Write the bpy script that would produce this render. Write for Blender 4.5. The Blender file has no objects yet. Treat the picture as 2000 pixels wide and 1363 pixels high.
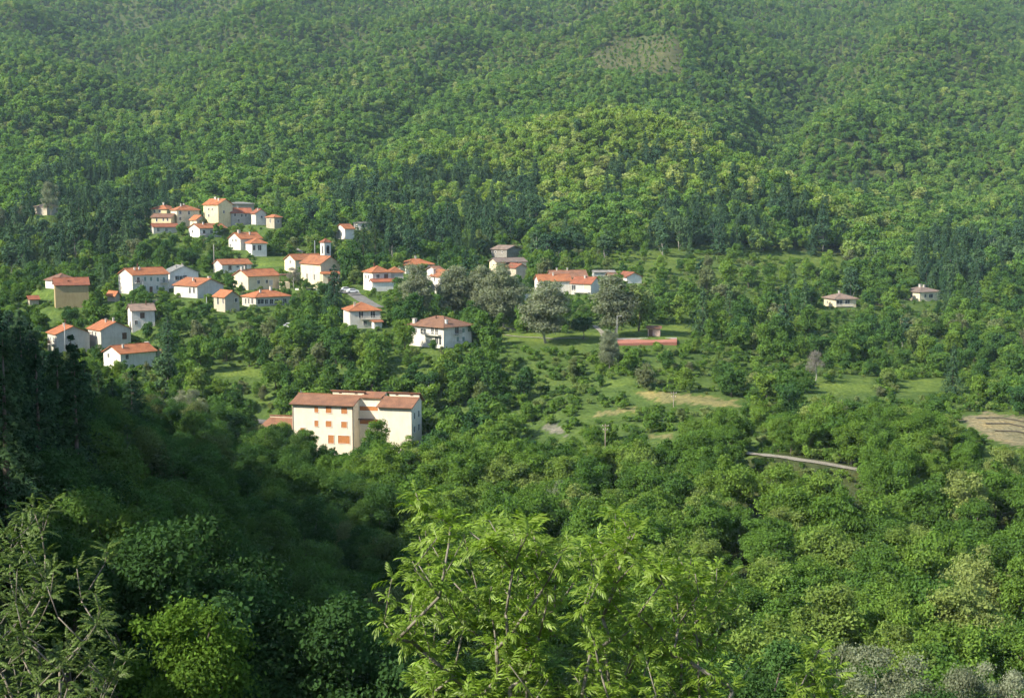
import bpy, math, random
import numpy as np
from mathutils import Vector, Matrix

# ------------------------------------------------------------------ camera, sky, sun, exposure
scene = bpy.context.scene
COL = scene.collection
FPX = 2747.0                      # focal length in pixels of a 2000 px wide frame
PITCH = math.atan((681.5 - 400.0) / FPX)
cam_data = bpy.data.cameras.new('camera')
cam_data.sensor_width = 36.0
cam_data.lens = 36.0 * FPX / 2000.0
cam_data.clip_start = 0.2
cam_data.clip_end = 12000.0
cam = bpy.data.objects.new('camera', cam_data)
COL.objects.link(cam)
cam.location = (0, 0, 0)
cam.rotation_euler = (math.pi / 2 - PITCH, 0, 0)
scene.camera = cam

SUN_EL = math.radians(36.0)
SUN_AZ = math.radians(60.0)       # to the left of straight-behind-the-camera
sun_vec = Vector((-math.sin(SUN_AZ) * math.cos(SUN_EL), -math.cos(SUN_AZ) * math.cos(SUN_EL), math.sin(SUN_EL)))
world = bpy.data.worlds.new('World')
scene.world = world
world.use_nodes = True
wn = world.node_tree
for n in list(wn.nodes): wn.nodes.remove(n)
sky = wn.nodes.new('ShaderNodeTexSky')
sky.sky_type = 'NISHITA'
sky.sun_disc = False
sky.sun_elevation = SUN_EL
sky.sun_rotation = math.atan2(sun_vec.x, sun_vec.y)
sky.altitude = 500
bg = wn.nodes.new('ShaderNodeBackground'); bg.inputs['Strength'].default_value = 0.13
wo = wn.nodes.new('ShaderNodeOutputWorld')
wn.links.new(sky.outputs[0], bg.inputs[0]); wn.links.new(bg.outputs[0], wo.inputs[0])

sun_data = bpy.data.lights.new('sun', 'SUN')
sun_data.energy = 4.6
sun_data.angle = math.radians(0.53)
sun_data.color = (1.0, 0.91, 0.74)
sun = bpy.data.objects.new('sun', sun_data); COL.objects.link(sun)
sun.rotation_euler = (-sun_vec).to_track_quat('-Z', 'Y').to_euler()
sun.location = sun_vec * 300

scene.view_settings.view_transform = 'Standard'
scene.view_settings.look = 'None'
scene.view_settings.gamma = 1.0
scene.view_settings.exposure = 1.05
scene.view_settings.use_curve_mapping = False
scene.render.engine = 'CYCLES'
cy = scene.cycles
cy.max_bounces = 3; cy.diffuse_bounces = 2; cy.glossy_bounces = 1; cy.transmission_bounces = 2
cy.use_adaptive_sampling = True; cy.adaptive_threshold = 0.04; cy.adaptive_min_samples = 16
cy.transparent_max_bounces = 6; cy.volume_bounces = 0
cy.caustics_reflective = False; cy.caustics_refractive = False
cy.use_denoising = True
HAZE_DENSITY = 0.00007

# ------------------------------------------------------------------ projection helpers (photograph's own geometry)
SP, CP = math.sin(PITCH), math.cos(PITCH)
def uw(px, py):
    a = (px - 1000.0) / FPX; b = (681.5 - py) / FPX
    d = CP + b * SP
    return a / d, (-SP + b * CP) / d
def pt(px, py, D):
    u, w = uw(px, py)
    return np.array((D * u, D, D * w))
def proj(x, y, z):
    f = y * CP - z * SP
    up = y * SP + z * CP
    f = np.where(np.abs(f) < 1e-3, 1e-3, f)
    return 1000.0 + FPX * x / f, 681.5 - FPX * up / f

# ------------------------------------------------------------------ terrain
def g(D, py): return (D, D * uw(1000, py)[1])
def c(D, py, h=9.0): return (D, D * uw(1000, py)[1] - h)
TAB = {
 -1500: [(8,-4),(25,0),(50,6),(90,14),(130,20),(200,22),(300,12),(450,0),(600,0),(700,12),(1000,70),(1700,230),(2600,400),(3200,460)],
 -800: [(8,-4.4),(25,-6),(50,-5),(90,1),(130,6),(200,8),(300,0),(400,-10),(500,-20),(600,-16),c(700,360),c(900,260),c(1200,150),c(1700,40),c(2300,-60),c(3200,-120)],
 -300: [(8,-4.6),(25,-10),(50,-13),(90,-10),(130,-10),(200,-13),(260,-20),(400,-34),(500,-33),(600,-24),c(700,370),c(900,260),c(1200,150),c(1700,40),c(2300,-60),c(3200,-120)],
 0: [(8,-4.8),(14,-9),(25,-13),(50,-21),(80,-24),(130,-25),(170,-29),(230,-39),(330,-46),g(420,690),g(480,610),g(560,560),g(620,500),c(700,375),c(900,260),c(1200,150),c(1700,40),c(2300,-60),c(3200,-120)],
 250: [(8,-4.8),(14,-9),(25,-13.5),(50,-24),(80,-32),(120,-36),(170,-39),(230,-47),(330,-53),g(380,740),g(405,712),g(440,655),g(490,575),g(540,540),g(590,480),g(630,450),c(700,385),c(870,280),c(1150,175),c(1600,60),c(2100,-40),c(3200,-140)],
 500: [(8,-4.8),(14,-9),(25,-14),(50,-25),(80,-37),(120,-47),(200,-53),(270,-57),(330,-58),g(380,745),g(420,665),g(470,600),g(500,570),g(540,528),g(580,488),g(620,450),c(690,395),c(850,300),c(1100,190),c(1500,90),c(1900,0),c(2500,-90),c(3200,-150)],
 750: [(8,-4.8),(14,-9),(25,-14),(50,-26),(80,-38),(110,-48),(200,-56),(270,-58.5),(330,-58),g(352,800),g(372,690),g(420,640),g(480,572),g(520,545),g(580,510),g(640,465),c(690,405),c(840,310),c(1060,205),c(1400,95),c(1800,0),c(2500,-90),c(3200,-150)],
 1000: [(8,-4.8),(14,-9),(25,-14),(50,-26),(80,-39),(110,-48),(140,-52),(200,-55),(270,-54),g(330,850),g(360,760),g(385,690),g(400,665),g(440,635),g(480,588),g(520,548),g(600,505),g(650,460),c(700,395),c(790,310),c(890,200),c(990,225),c(1200,130),c(1600,35),c(2000,-25),c(2600,-90),c(3200,-140)],
 1150: [(8,-4.8),(14,-9),(25,-14),(50,-26),(80,-39),c(110,1363),c(140,1240),c(180,1090),c(220,980),c(270,905,7),g(330,815),g(345,785),g(375,715),g(397,668),g(415,655),g(445,630),g(480,585),g(520,552),g(600,500),g(640,460),c(700,380),c(780,265),c(850,172),c(960,245),c(1130,155),c(1230,88),c(1450,30),c(1900,-30),c(2600,-100),c(3200,-140)],
 1300: [(8,-4.8),(14,-9),(25,-14),(50,-26),(80,-39),c(110,1363),c(140,1240),c(180,1090),c(220,980),c(265,905,7),g(300,860),g(340,785),g(370,725),g(393,676),g(415,652),g(450,632),g(480,600),g(540,548),g(610,500),g(650,470),c(695,380),c(760,290),c(830,215),c(950,300),c(1130,172),c(1240,88),c(1450,30),c(1900,-25),c(2600,-90),c(3200,-140)],
 1500: [(8,-4.8),(14,-9),(25,-14),(50,-26),(80,-39),c(110,1363),c(140,1240),c(180,1090),c(220,970),g(256,903),g(262,888),g(300,850),g(340,790),g(380,725),g(450,665),g(530,600),g(600,540),g(645,505),c(690,400),c(755,322),c(880,378),c(1050,270),c(1300,150),c(1700,50),c(2100,-30),c(2600,-90),c(3200,-140)],
 1750: [(8,-4.8),(14,-9),(25,-14),(50,-26),(80,-39),c(110,1363),c(140,1240),c(180,1100),c(215,1000),g(248,935),g(256,915),g(300,855),g(355,775),g(372,750),g(420,715),g(500,650),g(580,590),g(640,535),c(690,465),c(760,410),c(860,372),c(1000,305),c(1200,205),c(1500,105),c(1900,0),c(2500,-80),c(3200,-130)],
 2000: [(8,-4.8),(14,-9),(25,-14),(50,-26),(80,-39),c(110,1363),c(140,1240),c(180,1100),c(215,1005),g(246,955),g(260,930),g(300,860),g(320,810),g(370,770),g(420,735),g(500,668),g(580,610),g(640,565),c(700,470),c(820,415),c(1000,325),c(1300,190),c(1700,80),c(2200,-20),c(3200,-110)],
 2700: [(8,-4.8),(14,-9),(25,-14),(50,-25),(80,-36),(110,-44),(200,-50),(300,-46),(400,-46),(500,-44),(600,-38),(700,-22),(1000,30),(1300,90),(1700,190),(2200,300),(3200,420)],
}
NU, ND = 241, 400
U_AX = np.linspace(-1.0, 1.0, NU)
L_AX = np.linspace(math.log(8.0), math.log(3200.0), ND)
def _build_table():
    cols, us = [], []
    D = np.exp(L_AX)
    for px in sorted(TAB):
        d = np.array([p[0] for p in TAB[px]], float); z = np.array([p[1] for p in TAB[px]], float)
        prof = np.interp(D, d, z)
        cols.append(prof); us.append((px - 1000.0) / FPX / CP)
    cols = np.array(cols); us = np.array(us)
    T = np.array([np.interp(U_AX, us, cols[:, j]) for j in range(ND)]).T
    k = np.exp(-0.5 * (np.arange(-6, 7) / 2.2) ** 2); k /= k.sum()
    T = np.apply_along_axis(lambda r: np.convolve(np.pad(r, 6, 'edge'), k, 'valid'), 0, T)
    k2 = np.exp(-0.5 * (np.arange(-4, 5) / 1.4) ** 2); k2 /= k2.sum()
    T = np.apply_along_axis(lambda r: np.convolve(np.pad(r, 4, 'edge'), k2, 'valid'), 1, T)
    return T
TABLE = _build_table()
_rs = np.random.RandomState(5)
_waves = [(_rs.uniform(0, 2 * math.pi), 2 * math.pi / L, _rs.uniform(0, 6.28), A)
          for L, A in [(420, 1.0), (330, 1.0), (260, .8), (190, .7), (150, .55), (110, .45), (80, .3), (62, .25)]]
_fine = [(_rs.uniform(0, 2 * math.pi), 2 * math.pi / L, _rs.uniform(0, 6.28), A)
         for L, A in [(40, .5), (27, .35), (18, .25), (11, .12)]]
def wsum(ws, x, y):
    s = 0
    for a, k, ph, A in ws: s = s + A * np.sin(k * (x * math.cos(a) + y * math.sin(a)) + ph)
    return s
PADS = []      # (x, y, radius, z): level ground under buildings
def terrain(x, y, pads=True):
    x = np.asarray(x, float); y = np.asarray(y, float)
    D = np.clip(y, 8.0, 3199.0)
    u = np.clip(x / D, -0.999, 0.999)
    fu = (u + 1.0) / 2.0 * (NU - 1); iu = np.clip(fu.astype(int), 0, NU - 2); tu = fu - iu
    fl = (np.log(D) - L_AX[0]) / (L_AX[-1] - L_AX[0]) * (ND - 1); il = np.clip(fl.astype(int), 0, ND - 2); tl = fl - il
    z = (TABLE[iu, il] * (1 - tu) * (1 - tl) + TABLE[iu + 1, il] * tu * (1 - tl) + TABLE[iu, il + 1] * (1 - tu) * tl + TABLE[iu + 1, il + 1] * tu * tl)
    z = z + np.where(y < 8.0, (8.0 - y) * 0.385, 0.0)
    far = np.clip((y - 660.0) / 300.0, 0, 1)
    z = z + far * 5.0 * wsum(_waves, x, y) * np.clip(y / 1000.0, .6, 1.4)
    uu_ = x / D
    def fold(u0, u1, y0, y1, wid, dz):
        t = np.clip((y - y0) / (y1 - y0), 0, 1); c0 = u0 + (u1 - u0) * t
        e = np.clip((y - y0) / 120, 0, 1) * np.clip((y1 + 200 - y) / 200, 0, 1)
        return dz * e * np.exp(-((uu_ - c0) / wid) ** 2)
    z = z + fold(.17, .245, 900, 1750, .026, -17) + fold(.24, .33, 950, 1900, .030, 26) + fold(.12, .10, 1150, 1900, .022, 20)
    z = z + fold(-.26, -.285, 1000, 1900, .026, -17) + fold(-.20, -.15, 900, 1900, .032, 20) + fold(-.13, -.02, 760, 1300, .018, -15) + fold(-.34, -.36, 900, 1900, .03, 18)
    z = z + fold(.02, .03, 1300, 2000, .03, -20) + fold(.20, .17, 800, 1100, .02, -12)
    near = np.clip((y - 30) / 100.0, 0, 1)
    z = z + near * 0.45 * wsum(_fine, x, y)
    if pads and PADS:
        W = np.zeros_like(z); S = np.zeros_like(z); M = np.zeros_like(z)
        for (cx, cy_, r, zz) in PADS:
            d2 = ((x - cx) ** 2 + (y - cy_) ** 2) / (r * r)
            w = np.exp(-(d2 ** 2) * 0.9) + 1e-12
            W += w; S += w * zz; M = np.maximum(M, np.exp(-(np.maximum(np.sqrt(d2) - .75, 0) * 2.2) ** 2))
        z = z * (1 - M) + (S / W) * M
    return z
def ground_hit(px, py, d0=60.0, d1=2600.0, n=3000):
    u, w = uw(px, py)
    D = np.exp(np.linspace(math.log(d0), math.log(d1), n))
    zt = terrain(D * u, D); below = np.nonzero(D * w <= zt)[0]
    i = below[0] if len(below) else n - 1
    return np.array((D[i] * u, D[i], zt[i]))

# ------------------------------------------------------------------ object and mesh helpers
def tag(o, label=None, cat=None, group=None, kind=None):
    if label: o['label'] = label
    if cat: o['category'] = cat
    if group: o['group'] = group
    if kind: o['kind'] = kind
    return o
def empty(name, loc, rz=0.0):
    o = bpy.data.objects.new(name, None); COL.objects.link(o)
    o.location = loc; o.rotation_euler = (0, 0, rz); o.empty_display_size = 0.5
    return o
def link(name, me, parent=None, mat=None):
    o = bpy.data.objects.new(name, me); COL.objects.link(o)
    if mat is not None and len(me.materials) == 0: me.materials.append(mat)
    if parent is not None: o.parent = parent
    return o
def arr_mesh(name, V, F, attr=None, smooth=False):
    V = np.asarray(V, np.float32); F = np.asarray(F, np.int32)
    k = F.shape[1]
    me = bpy.data.meshes.new(name)
    me.vertices.add(len(V)); me.vertices.foreach_set('co', V.ravel())
    me.loops.add(F.size); me.loops.foreach_set('vertex_index', F.ravel())
    me.polygons.add(len(F)); me.polygons.foreach_set('loop_start', np.arange(0, F.size, k, dtype=np.int32))
    if smooth: me.polygons.foreach_set('use_smooth', np.ones(len(F), bool))
    if attr is not None:
        a = me.attributes.new('vary', 'FLOAT', 'FACE'); a.data.foreach_set('value', np.asarray(attr, np.float32))
    me.update(calc_edges=True)
    return me
class MB:
    def __init__(s): s.v = []; s.f = []
    def poly(s, pts):
        i = len(s.v); s.v += [tuple(p) for p in pts]; s.f.append(tuple(range(i, i + len(pts))))
    def box(s, x0, x1, y0, y1, z0, z1):
        i = len(s.v)
        s.v += [(x0,y0,z0),(x1,y0,z0),(x1,y1,z0),(x0,y1,z0),(x0,y0,z1),(x1,y0,z1),(x1,y1,z1),(x0,y1,z1)]
        s.f += [tuple(i + k for k in q) for q in ((0,3,2,1),(4,5,6,7),(0,1,5,4),(1,2,6,5),(2,3,7,6),(3,0,4,7))]
        return s
    def prism(s, lower, upper):
        i = len(s.v); n = len(lower)
        s.v += [tuple(p) for p in lower] + [tuple(p) for p in upper]
        s.f.append(tuple(i + k for k in range(n - 1, -1, -1))); s.f.append(tuple(i + n + k for k in range(n)))
        for k in range(n):
            k2 = (k + 1) % n; s.f.append((i + k, i + k2, i + n + k2, i + n + k))
        return s
    def tube(s, p, r, n=6):
        p = [Vector(q) for q in p]; rings = []
        for k in range(len(p)):
            d = (p[min(k + 1, len(p) - 1)] - p[max(k - 1, 0)]); d.normalize()
            a = d.cross(Vector((1, 0, 0)) if abs(d.x) < .8 else Vector((0, 1, 0))); a.normalize(); b = d.cross(a)
            i = len(s.v)
            for q in range(n):
                t = 2 * math.pi * q / n
                s.v.append(tuple(p[k] + (a * math.cos(t) + b * math.sin(t)) * r[k]))
            rings.append(i)
        for k in range(len(rings) - 1):
            for q in range(n):
                q2 = (q + 1) % n
                s.f.append((rings[k] + q, rings[k] + q2, rings[k + 1] + q2, rings[k + 1] + q))
        s.f.append(tuple(rings[0] + q for q in range(n - 1, -1, -1))); s.f.append(tuple(rings[-1] + q for q in range(n)))
        return s
    def mesh(s, name, smooth=False):
        me = bpy.data.meshes.new(name); me.from_pydata(s.v, [], s.f)
        if smooth:
            for p in me.polygons: p.use_smooth = True
        me.update(); return me
    def build(s, name, mat, parent=None, smooth=False):
        return link(name, s.mesh(name, smooth), parent, mat)

# ------------------------------------------------------------------ materials
def nodes(name):
    m = bpy.data.materials.new(name); m.use_nodes = True
    nt = m.node_tree
    for n in list(nt.nodes): nt.nodes.remove(n)
    out = nt.nodes.new('ShaderNodeOutputMaterial')
    return m, nt, out
def N(nt, typ, **kw):
    n = nt.nodes.new(typ)
    for k, v in kw.items(): setattr(n, k, v)
    return n
def ramp(nt, stops, interp='LINEAR'):
    r = nt.nodes.new('ShaderNodeValToRGB'); cr = r.color_ramp; cr.interpolation = interp
    while len(cr.elements) < len(stops): cr.elements.new(0.5)
    for e, (p, col) in zip(cr.elements, stops): e.position = p; e.color = (*col, 1)
    return r
def leaf_mat(name, stops, transl=0.30, gloss=0.0, patch=0.35, tint=(0.85, 1.0, 0.75)):
    m, nt, out = nodes(name); L = nt.links.new
    oi = N(nt, 'ShaderNodeObjectInfo')
    geo = N(nt, 'ShaderNodeNewGeometry')
    nz = N(nt, 'ShaderNodeTexNoise'); nz.inputs['Scale'].default_value = 0.018; nz.inputs['Detail'].default_value = 3
    L(geo.outputs['Position'], nz.inputs['Vector'])
    mx = N(nt, 'ShaderNodeMath', operation='MULTIPLY_ADD'); mx.inputs[1].default_value = patch * 2; mx.inputs[2].default_value = -patch
    L(nz.outputs['Fac'], mx.inputs[0])
    ad = N(nt, 'ShaderNodeMath', operation='ADD', use_clamp=True); L(oi.outputs['Random'], ad.inputs[0]); L(mx.outputs[0], ad.inputs[1])
    rp = ramp(nt, stops); L(ad.outputs[0], rp.inputs[0])
    at = N(nt, 'ShaderNodeAttribute', attribute_name='vary')
    mr = N(nt, 'ShaderNodeMapRange'); mr.inputs['To Min'].default_value = 0.62; mr.inputs['To Max'].default_value = 1.4
    L(at.outputs['Fac'], mr.inputs['Value'])
    vm = N(nt, 'ShaderNodeVectorMath', operation='SCALE'); L(rp.outputs[0], vm.inputs[0]); L(mr.outputs[0], vm.inputs['Scale'])
    df = N(nt, 'ShaderNodeBsdfDiffuse'); L(vm.outputs[0], df.inputs['Color'])
    tr = N(nt, 'ShaderNodeBsdfTranslucent')
    tm = N(nt, 'ShaderNodeVectorMath', operation='MULTIPLY'); tm.inputs[1].default_value = (1.25, 1.35, 0.6); L(vm.outputs[0], tm.inputs[0]); L(tm.outputs[0], tr.inputs['Color'])
    ms = N(nt, 'ShaderNodeMixShader'); ms.inputs[0].default_value = transl
    L(df.outputs[0], ms.inputs[1]); L(tr.outputs[0], ms.inputs[2])
    last = ms
    if gloss > 0:
        gl = N(nt, 'ShaderNodeBsdfGlossy'); gl.inputs['Roughness'].default_value = 0.5; gl.inputs['Color'].default_value = (1, 1, 0.95, 1)
        m2 = N(nt, 'ShaderNodeMixShader'); m2.inputs[0].default_value = gloss
        L(ms.outputs[0], m2.inputs[1]); L(gl.outputs[0], m2.inputs[2]); last = m2
    L(last.outputs[0], out.inputs['Surface'])
    return m
def plain_mat(name, col, rough=0.85, var=0.18, scale=1.5, spec=0.2, bump=0.0, col2=None):
    m, nt, out = nodes(name); L = nt.links.new
    bs = N(nt, 'ShaderNodeBsdfPrincipled'); bs.inputs['Roughness'].default_value = rough
    bs.inputs['Specular IOR Level'].default_value = spec
    tc = N(nt, 'ShaderNodeTexCoord')
    nz = N(nt, 'ShaderNodeTexNoise'); nz.inputs['Scale'].default_value = scale; nz.inputs['Detail'].default_value = 6; nz.inputs['Roughness'].default_value = 0.65
    L(tc.outputs['Object'], nz.inputs['Vector'])
    c2 = col2 or tuple(x * (1 - var * 1.8) for x in col)
    rp = ramp(nt, [(0.28, c2), (0.62, tuple(min(1, x * (1 + var * .4)) for x in col))]); L(nz.outputs['Fac'], rp.inputs[0])
    L(rp.outputs[0], bs.inputs['Base Color'])
    if bump > 0:
        bp = N(nt, 'ShaderNodeBump'); bp.inputs['Strength'].default_value = bump; bp.inputs['Distance'].default_value = 0.05
        L(nz.outputs['Fac'], bp.inputs['Height']); L(bp.outputs[0], bs.inputs['Normal'])
    L(bs.outputs[0], out.inputs['Surface'])
    return m
def roof_mat(name, col, col2):
    m, nt, out = nodes(name); L = nt.links.new
    bs = N(nt, 'ShaderNodeBsdfPrincipled'); bs.inputs['Roughness'].default_value = 0.8; bs.inputs['Specular IOR Level'].default_value = 0.2
    tc = N(nt, 'ShaderNodeTexCoord'); oi = N(nt, 'ShaderNodeObjectInfo')
    n1 = N(nt, 'ShaderNodeTexNoise'); n1.inputs['Scale'].default_value = 0.55; n1.inputs['Detail'].default_value = 5
    n2 = N(nt, 'ShaderNodeTexNoise'); n2.inputs['Scale'].default_value = 3.5; n2.inputs['Detail'].default_value = 2
    L(tc.outputs['Object'], n1.inputs['Vector']); L(tc.outputs['Object'], n2.inputs['Vector'])
    mxa = N(nt, 'ShaderNodeMath', operation='ADD'); L(n1.outputs['Fac'], mxa.inputs[0])
    mb = N(nt, 'ShaderNodeMath', operation='MULTIPLY_ADD'); L(n2.outputs['Fac'], mb.inputs[0]); mb.inputs[1].default_value = 0.6; mb.inputs[2].default_value = -0.3
    L(mb.outputs[0], mxa.inputs[1])
    rp = ramp(nt, [(0.3, col2), (0.52, col), (0.75, tuple(min(1, x * 1.18) for x in col))]); L(mxa.outputs[0], rp.inputs[0])
    wv = N(nt, 'ShaderNodeTexWave'); wv.inputs['Scale'].default_value = 1.3; wv.inputs['Distortion'].default_value = 0.6
    L(tc.outputs['Object'], wv.inputs['Vector'])
    bp = N(nt, 'ShaderNodeBump'); bp.inputs['Strength'].default_value = 0.25; bp.inputs['Distance'].default_value = 0.08
    L(wv.outputs['Fac'], bp.inputs['Height']); L(bp.outputs[0], bs.inputs['Normal'])
    hm = N(nt, 'ShaderNodeMixRGB', blend_type='MULTIPLY'); rr = ramp(nt, [(0, (.76, .84, .88)), (.5, (.95, .97, .97)), (1, (1.10, 1.06, 1.0))]); L(oi.outputs['Random'], rr.inputs[0])
    hm.inputs[0].default_value = 1.0; L(rp.outputs[0], hm.inputs[1]); L(rr.outputs[0], hm.inputs[2])
    L(hm.outputs[0], bs.inputs['Base Color']); L(bs.outputs[0], out.inputs['Surface'])
    return m
def wall_mat(name, col, stain=.5):
    m, nt, out = nodes(name); L = nt.links.new
    bs = N(nt, 'ShaderNodeBsdfPrincipled'); bs.inputs['Roughness'].default_value = .9; bs.inputs['Specular IOR Level'].default_value = .15
    tc = N(nt, 'ShaderNodeTexCoord'); oi = N(nt, 'ShaderNodeObjectInfo')
    mp = N(nt, 'ShaderNodeMapping'); mp.inputs['Scale'].default_value = (1.6, 1.6, .28)
    L(tc.outputs['Object'], mp.inputs['Vector'])
    n1 = N(nt, 'ShaderNodeTexNoise'); n1.inputs['Scale'].default_value = 1.1; n1.inputs['Detail'].default_value = 7; n1.inputs['Roughness'].default_value = .7
    n2 = N(nt, 'ShaderNodeTexNoise'); n2.inputs['Scale'].default_value = .45; n2.inputs['Detail'].default_value = 4
    L(mp.outputs[0], n1.inputs['Vector']); L(tc.outputs['Object'], n2.inputs['Vector'])
    r1 = ramp(nt, [(.30, (.62, .58, .52)), (.52, (1, 1, 1))]); L(n1.outputs['Fac'], r1.inputs[0])
    r2 = ramp(nt, [(.32, (.78, .75, .70)), (.55, (1, 1, 1))]); L(n2.outputs['Fac'], r2.inputs[0])
    r3 = ramp(nt, [(0, (.84, .82, .78)), (1, (1, 1, 1))]); L(oi.outputs['Random'], r3.inputs[0])
    cur = None
    for r_, f_ in ((r1, stain), (r2, stain), (r3, 1.0)):
        mx = N(nt, 'ShaderNodeMixRGB', blend_type='MULTIPLY'); mx.inputs[0].default_value = f_
        if cur is None: mx.inputs[1].default_value = (*col, 1)
        else: L(cur.outputs[0], mx.inputs[1])
        L(r_.outputs[0], mx.inputs[2]); cur = mx
    L(cur.outputs[0], bs.inputs['Base Color']); L(bs.outputs[0], out.inputs['Surface'])
    return m
M = {}
M['leaf_forest'] = leaf_mat('leaf_forest', [(0.0, (.078,.160,.046)), (0.4, (.122,.228,.054)), (0.75, (.160,.270,.060)), (1.0, (.22,.290,.092))], transl=.40)
M['leaf_chestnut'] = leaf_mat('leaf_chestnut', [(0.0, (.070,.145,.032)), (0.45, (.105,.195,.036)), (0.8, (.140,.230,.042)), (1.0, (.215,.270,.085))])
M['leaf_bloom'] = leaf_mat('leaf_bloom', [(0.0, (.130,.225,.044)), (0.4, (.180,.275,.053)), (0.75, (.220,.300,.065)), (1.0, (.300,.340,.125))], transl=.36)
M['leaf_garden'] = leaf_mat('leaf_garden', [(0.0, (.048,.110,.036)), (0.3, (.075,.150,.036)), (0.65, (.115,.205,.040)), (0.88, (.150,.235,.042)), (1.0, (.150,.175,.090))])
M['leaf_shade'] = leaf_mat('leaf_shade', [(0.0, (.042,.092,.030)), (0.5, (.062,.130,.035)), (0.85, (.095,.170,.040)), (1.0, (.125,.160,.062))])  # darker leaf copy: part of the left slope's shade is in the greens
M['leaf_poplar'] = leaf_mat('leaf_poplar', [(0.0, (.195,.225,.150)), (0.5, (.215,.245,.165)), (1.0, (.235,.260,.185))], transl=.42)
M['leaf_silver'] = leaf_mat('leaf_silver', [(0.0, (.185,.215,.135)), (0.5, (.205,.235,.155)), (1.0, (.23,.255,.175))])
M['leaf_bush'] = leaf_mat('leaf_bush', [(0.0, (.065,.125,.034)), (0.35, (.105,.195,.040)), (0.75, (.155,.255,.046)), (1.0, (.180,.220,.085))])
M['needle'] = leaf_mat('needle', [(0.0, (.038,.082,.044)), (0.5, (.056,.112,.054)), (1.0, (.085,.150,.062))], transl=0.12)
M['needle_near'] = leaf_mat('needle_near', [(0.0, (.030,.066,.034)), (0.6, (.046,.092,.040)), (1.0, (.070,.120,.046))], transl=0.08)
M['needle_dead'] = leaf_mat('needle_dead', [(0.0, (.19,.115,.04)), (1.0, (.21,.14,.05))], transl=0.15)
M['leaf_lime'] = leaf_mat('leaf_lime', [(0.0, (.085,.160,.026)), (1.0, (.100,.175,.028))])
M['leaf_ash'] = leaf_mat('leaf_ash', [(0.0, (.155,.250,.026)), (1.0, (.185,.275,.032))], transl=0.42, gloss=0.028)
M['leaf_robinia'] = leaf_mat('leaf_robinia', [(0.0, (.075,.128,.026)), (1.0, (.100,.150,.032))], transl=0.3, gloss=0.02)
M['twig'] = plain_mat('twig', (.20,.19,.155), scale=6)
M['bark'] = plain_mat('bark', (.15,.125,.10), scale=4, bump=.4)
M['bark_pale'] = plain_mat('bark_pale', (.36,.34,.30), scale=5, bump=.3)
M['bark_ash'] = plain_mat('bark_ash', (.20,.185,.145), scale=14, bump=.3)
M['white'] = plain_mat('white_plaster', (.80,.79,.76), var=.06, scale=.7)
M['white_dull'] = plain_mat('dull_white_plaster', (.62,.61,.58), var=.10, scale=.7)
M['cream'] = plain_mat('cream_plaster', (.78,.71,.54), var=.07, scale=.6)
M['ivory'] = plain_mat('ivory_plaster', (.80,.72,.58), var=.05, scale=.5)
M['yellow'] = plain_mat('yellow_plaster', (.78,.66,.36), var=.08, scale=.6)
M['tan'] = plain_mat('tan_plaster', (.50,.40,.19), var=.08, scale=.6)
M['beige'] = plain_mat('beige_plaster', (.50,.45,.36), var=.10, scale=.6)
M['grey_wall'] = plain_mat('grey_render', (.36,.35,.32), var=.14, scale=.8)
M['olive_wall'] = plain_mat('olive_render', (.34,.31,.22), var=.10, scale=.8)
M['stone'] = plain_mat('rough_stone', (.27,.25,.22), var=.3, scale=2.2, bump=.5)
M['roof_orange'] = roof_mat('roof_orange', (.335,.132,.060), (.23,.088,.046))
M['roof_red'] = roof_mat('roof_red', (.275,.100,.055), (.19,.070,.042))
M['roof_brown'] = roof_mat('roof_brown', (.205,.108,.070), (.14,.078,.055))
M['roof_terra'] = roof_mat('roof_terra', (.245,.122,.072), (.175,.09,.058))
M['roof_pale'] = roof_mat('roof_pale', (.23,.165,.13), (.15,.115,.095))
M['roof_grey'] = roof_mat('roof_grey', (.24,.225,.205), (.16,.15,.14))
M['eave'] = plain_mat('eave_board', (.16,.085,.055), var=.2)
M['pane'] = plain_mat('window_pane', (.045,.05,.055), rough=.25, var=.2, spec=.5)
for _k, _c in (('white', (.76,.735,.68)), ('white_dull', (.58,.56,.51)), ('cream', (.74,.66,.48)), ('yellow', (.74,.64,.40)), ('beige', (.47,.42,.33)), ('tan', (.42,.345,.19))): M[_k] = wall_mat(_k + '_render', _c)
M['ivory'] = wall_mat('ivory_render', (.79,.71,.57), .3)
M['frame_white'] = plain_mat('white_frame', (.72,.70,.66), var=.05)
M['shutter_brown'] = plain_mat('brown_shutter', (.42,.175,.062), var=.15, scale=2)
M['shutter_dark'] = plain_mat('dark_shutter', (.13,.075,.05), var=.2)
M['shutter_green'] = plain_mat('green_shutter', (.20,.27,.22), var=.12)
M['wood'] = plain_mat('weathered_wood', (.30,.25,.20), var=.25, scale=3)
M['concrete'] = plain_mat('concrete', (.46,.44,.40), var=.15, scale=1)
M['metal'] = plain_mat('grey_metal', (.42,.43,.43), rough=.5, var=.1)
M['asphalt'] = plain_mat('asphalt', (.17,.165,.15), var=.2, scale=.6)
M['gravel'] = plain_mat('gravel_path', (.27,.25,.20), var=.25, scale=1.2)
M['straw'] = plain_mat('dry_straw', (.42,.345,.17), var=.25, scale=.5)
M['clay'] = plain_mat('red_clay', (.40,.165,.115), var=.12, scale=.4)
M['brick'] = plain_mat('pale_brick', (.45,.33,.27), var=.2, scale=2)
M['carpaint'] = plain_mat('white_car_paint', (.78,.78,.78), rough=.3, var=.02, spec=.5)
M['rubber'] = plain_mat('rubber', (.03,.03,.03))

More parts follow.
